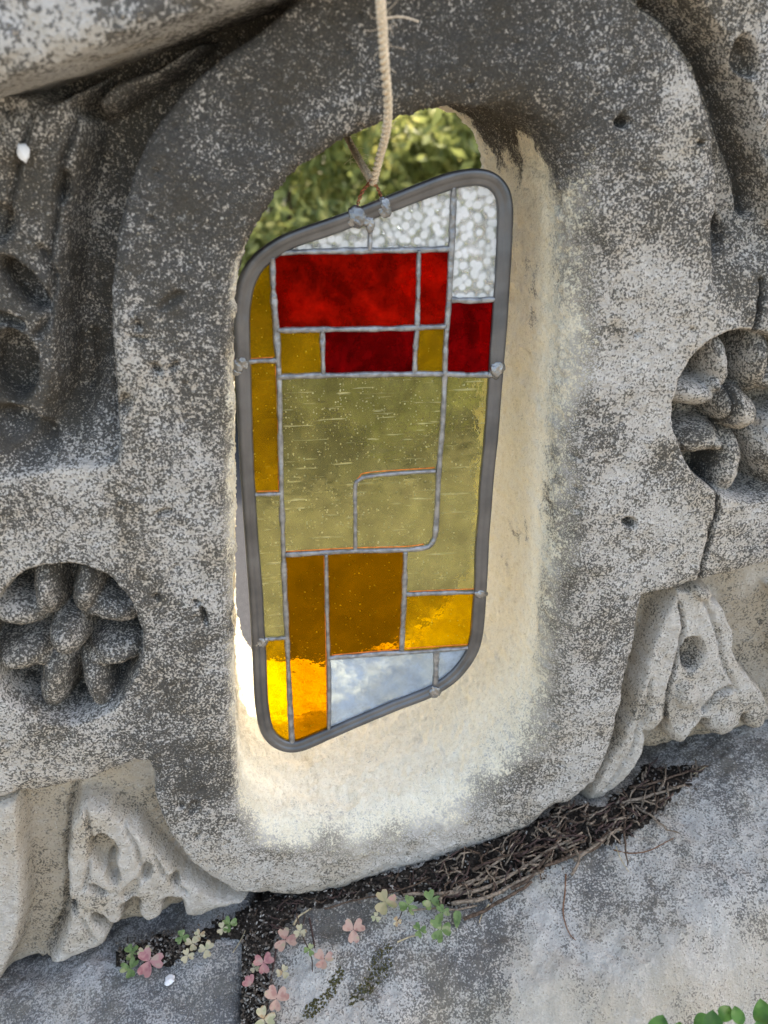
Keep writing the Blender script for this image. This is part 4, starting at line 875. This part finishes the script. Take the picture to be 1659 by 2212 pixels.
# green plant below the ledge, bottom right
pc = U(1560, 2215, -.25); gp = empty('green_plant', 'bright green round-leaved plant growing below the ledge', 'plant', (pc[0], pc[1], pc[2]-.08)); GI = Matrix.Translation(-gp.location)
for k, (x, y, r, an) in enumerate([(1415, 2195, 36, 0), (1500, 2165, 34, -20), (1470, 2200, 30, 30), (1540, 2185, 34, 10), (1585, 2190, 30, -30), (1650, 2160, 38, 10), (1625, 2200, 30, -15), (1525, 2215, 40, 0), (1590, 2225, 36, 40), (1460, 2225, 34, -40), (1385, 2222, 24, -50), (1655, 2212, 36, 20), (1690, 2190, 36, 0), (1560, 2150, 26, 0), (1600, 2158, 24, 25), (1400, 2235, 30, 0), (1720, 2150, 34, 0), (1500, 2250, 36, 0), (1640, 2250, 36, 30)]):
    Y = -.235-.03*random.random(); c = U(x, y+56, Y); R = r*.8*(.72)/FPX; d = CAM-c; B = basis(d/np.linalg.norm(d)+rng.normal(size=3)*.3+np.array([0, 0, .3]))
    n = 12; V_ = [(0, 0, 0)]; lv = []; 
    for a in range(9):
        t = a/8; wd = R*.62*math.sin(math.pi*min(1, .06+t*.94))**.75
        for b_ in range(7): s_ = b_/3-1; lv.append((s_*wd, R*1.5*t, .22*abs(s_*wd)-.25*R*t*t+.1*R*math.sin(t*5+s_)))
    lv = np.array(lv); ca, sa = math.cos(math.radians(an)), math.sin(math.radians(an)); q = np.c_[lv[:, 0]*ca-lv[:, 1]*sa, lv[:, 0]*sa+lv[:, 1]*ca, lv[:, 2]]
    mb = MB(); mb.add(c+q@B.T, [tuple(f) for f in grid_faces(9, 7)]); o = obj('leaf', mb.mesh(), M['bright_leaf'], gp); o.matrix_parent_inverse = GI
    mb = MB(); mb.add(*tube(catmull([c, c+np.array([0, -.004, -.04]), np.array(gp.location)], 8), .0008, 5)); so_ = obj('stalk', mb.mesh(), M['bright_leaf'], gp); so_.matrix_parent_inverse = GI

# ================================================================== ground and planting behind
def sheet(name, x0, x1, y0, y1, z, m, lab=None):
    me = bpy.data.meshes.new(name); me.from_pydata([(x0, y0, z), (x1, y0, z), (x1, y1, z), (x0, y1, z)], [], [(0, 1, 2, 3)]); o = obj(name, me, m); o['kind'] = 'structure'
    if lab: o['label'] = lab
    return o
sheet('ground', -600, 600, -600, 600, 0, M['road'])
sheet('bounce_ground', -8, 8, -9, -.30, .004, M['bounce_ground'])  # unseen pale ground added in front to bounce light onto the wall
# lower wall that carries the ledge
zl = joint_z(0)-.25
mb = MB(); nx = 60; X = np.linspace(-1.5, 1.5, nx); Vw = []
for y_, top in ((-.06, 1), (-.06, 0), (.24, 1), (.24, 0)): Vw.append(np.c_[X, np.full(nx, y_)+fbm(X, X*0+y_, 6, 3, 99)*.008, (joint_z(X)-.16) if top else np.full(nx, -.05)])
mb.add(np.vstack(Vw), [(nx+k, nx+k+1, k+1, k) for k in range(nx-1)]+[(k, k+1, 2*nx+k+1, 2*nx+k) for k in range(nx-1)]+[(2*nx+k, 2*nx+k+1, 3*nx+k+1, 3*nx+k) for k in range(nx-1)])
me = mb.mesh(); [attr(me, a_, np.full(len(me.vertices), v_)) for a_, v_ in (('crust', .6), ('tan', .3), ('cream', 0))]
tag(obj('base_wall', me, M['plinth']), 'rough stone base in shadow below the ledge stones', 'wall')
def shrub(x, y, rx, ry, h, n, m, label, size, seed):
    g = np.random.default_rng(seed); e = empty('shrub', label, 'shrub', (x, y, 0), 'shrubs behind the wall')
    mb = MB(); mb.add(*tube(catmull([(0, 0, -.02), (.03, .02, h*.3), (-.02, 0, h*.7)], 10), np.linspace(.05, .015, 10), 7))
    for k in range(7):
        a = k*.9; mb.add(*tube(catmull([(0, 0, h*.12*(1+k % 3)), (math.cos(a)*rx*.4, math.sin(a)*ry*.4, h*.5), (math.cos(a)*rx*.7, math.sin(a)*ry*.7, h*.8)], 8), np.linspace(.02, .006, 8), 5))
    obj('trunk', mb.mesh(), M['bark'], e)
    # leaves gathered in clumps
    nc = 90; cc = g.normal(size=(nc, 3)); cc /= np.linalg.norm(cc, axis=1)[:, None]; cc *= g.uniform(.45, 1, (nc, 1))**.6; cc = cc*np.array([rx, ry, h*.5])+np.array([0, 0, h*.52])
    ci = g.integers(0, nc, n); c = cc[ci]+g.normal(size=(n, 3))*np.array([.16, .16, .15])*min(rx, h)*.8; c[:, 2] = np.clip(c[:, 2], .03, None)
    d = g.normal(size=(n, 3)); d[:, 2] += .3; d /= np.linalg.norm(d, axis=1)[:, None]; u = np.cross(d, g.normal(size=(n, 3))); u /= np.linalg.norm(u, axis=1)[:, None]; v = np.cross(d, u)
    sz = size*g.uniform(.6, 1.3, (n, 1)); V_ = np.stack([c-u*sz, c+v*sz*.45+d*sz*.15, c+u*sz, c-v*sz*.45+d*sz*.15], 1).reshape(-1, 3)
    obj('crown', mesh_np(V_, np.arange(n*4).reshape(-1, 4), False), m, e)
shrub(.2, 4.6, 1.0, .8, 2.2, 16000, M['hedge'], 'dense dark green shrub seen left through the top of the opening', .045, 1)
shrub(1.55, 5.0, 1.0, .9, 2.4, 16000, M['hedge'], 'yellow green shrub seen right through the top of the opening', .05, 2)
shrub(.75, 3.9, .55, .5, 1.35, 9000, M['hedge2'], 'low grey green shrub in front of the taller ones', .035, 3)
shrub(-1.3, 5.2, 1.1, .9, 2.5, 12000, M['hedge'], 'leafy shrub furthest left behind the wall', .05, 4)
shrub(3.1, 5.4, 1.1, .9, 2.6, 12000, M['hedge2'], 'pale leafy shrub furthest right behind the wall', .05, 5)
shrub(1.0, 8.0, 2.6, 1.5, 3.6, 22000, M['hedge'], 'tall broad shrub filling the distance behind the others', .08, 6)
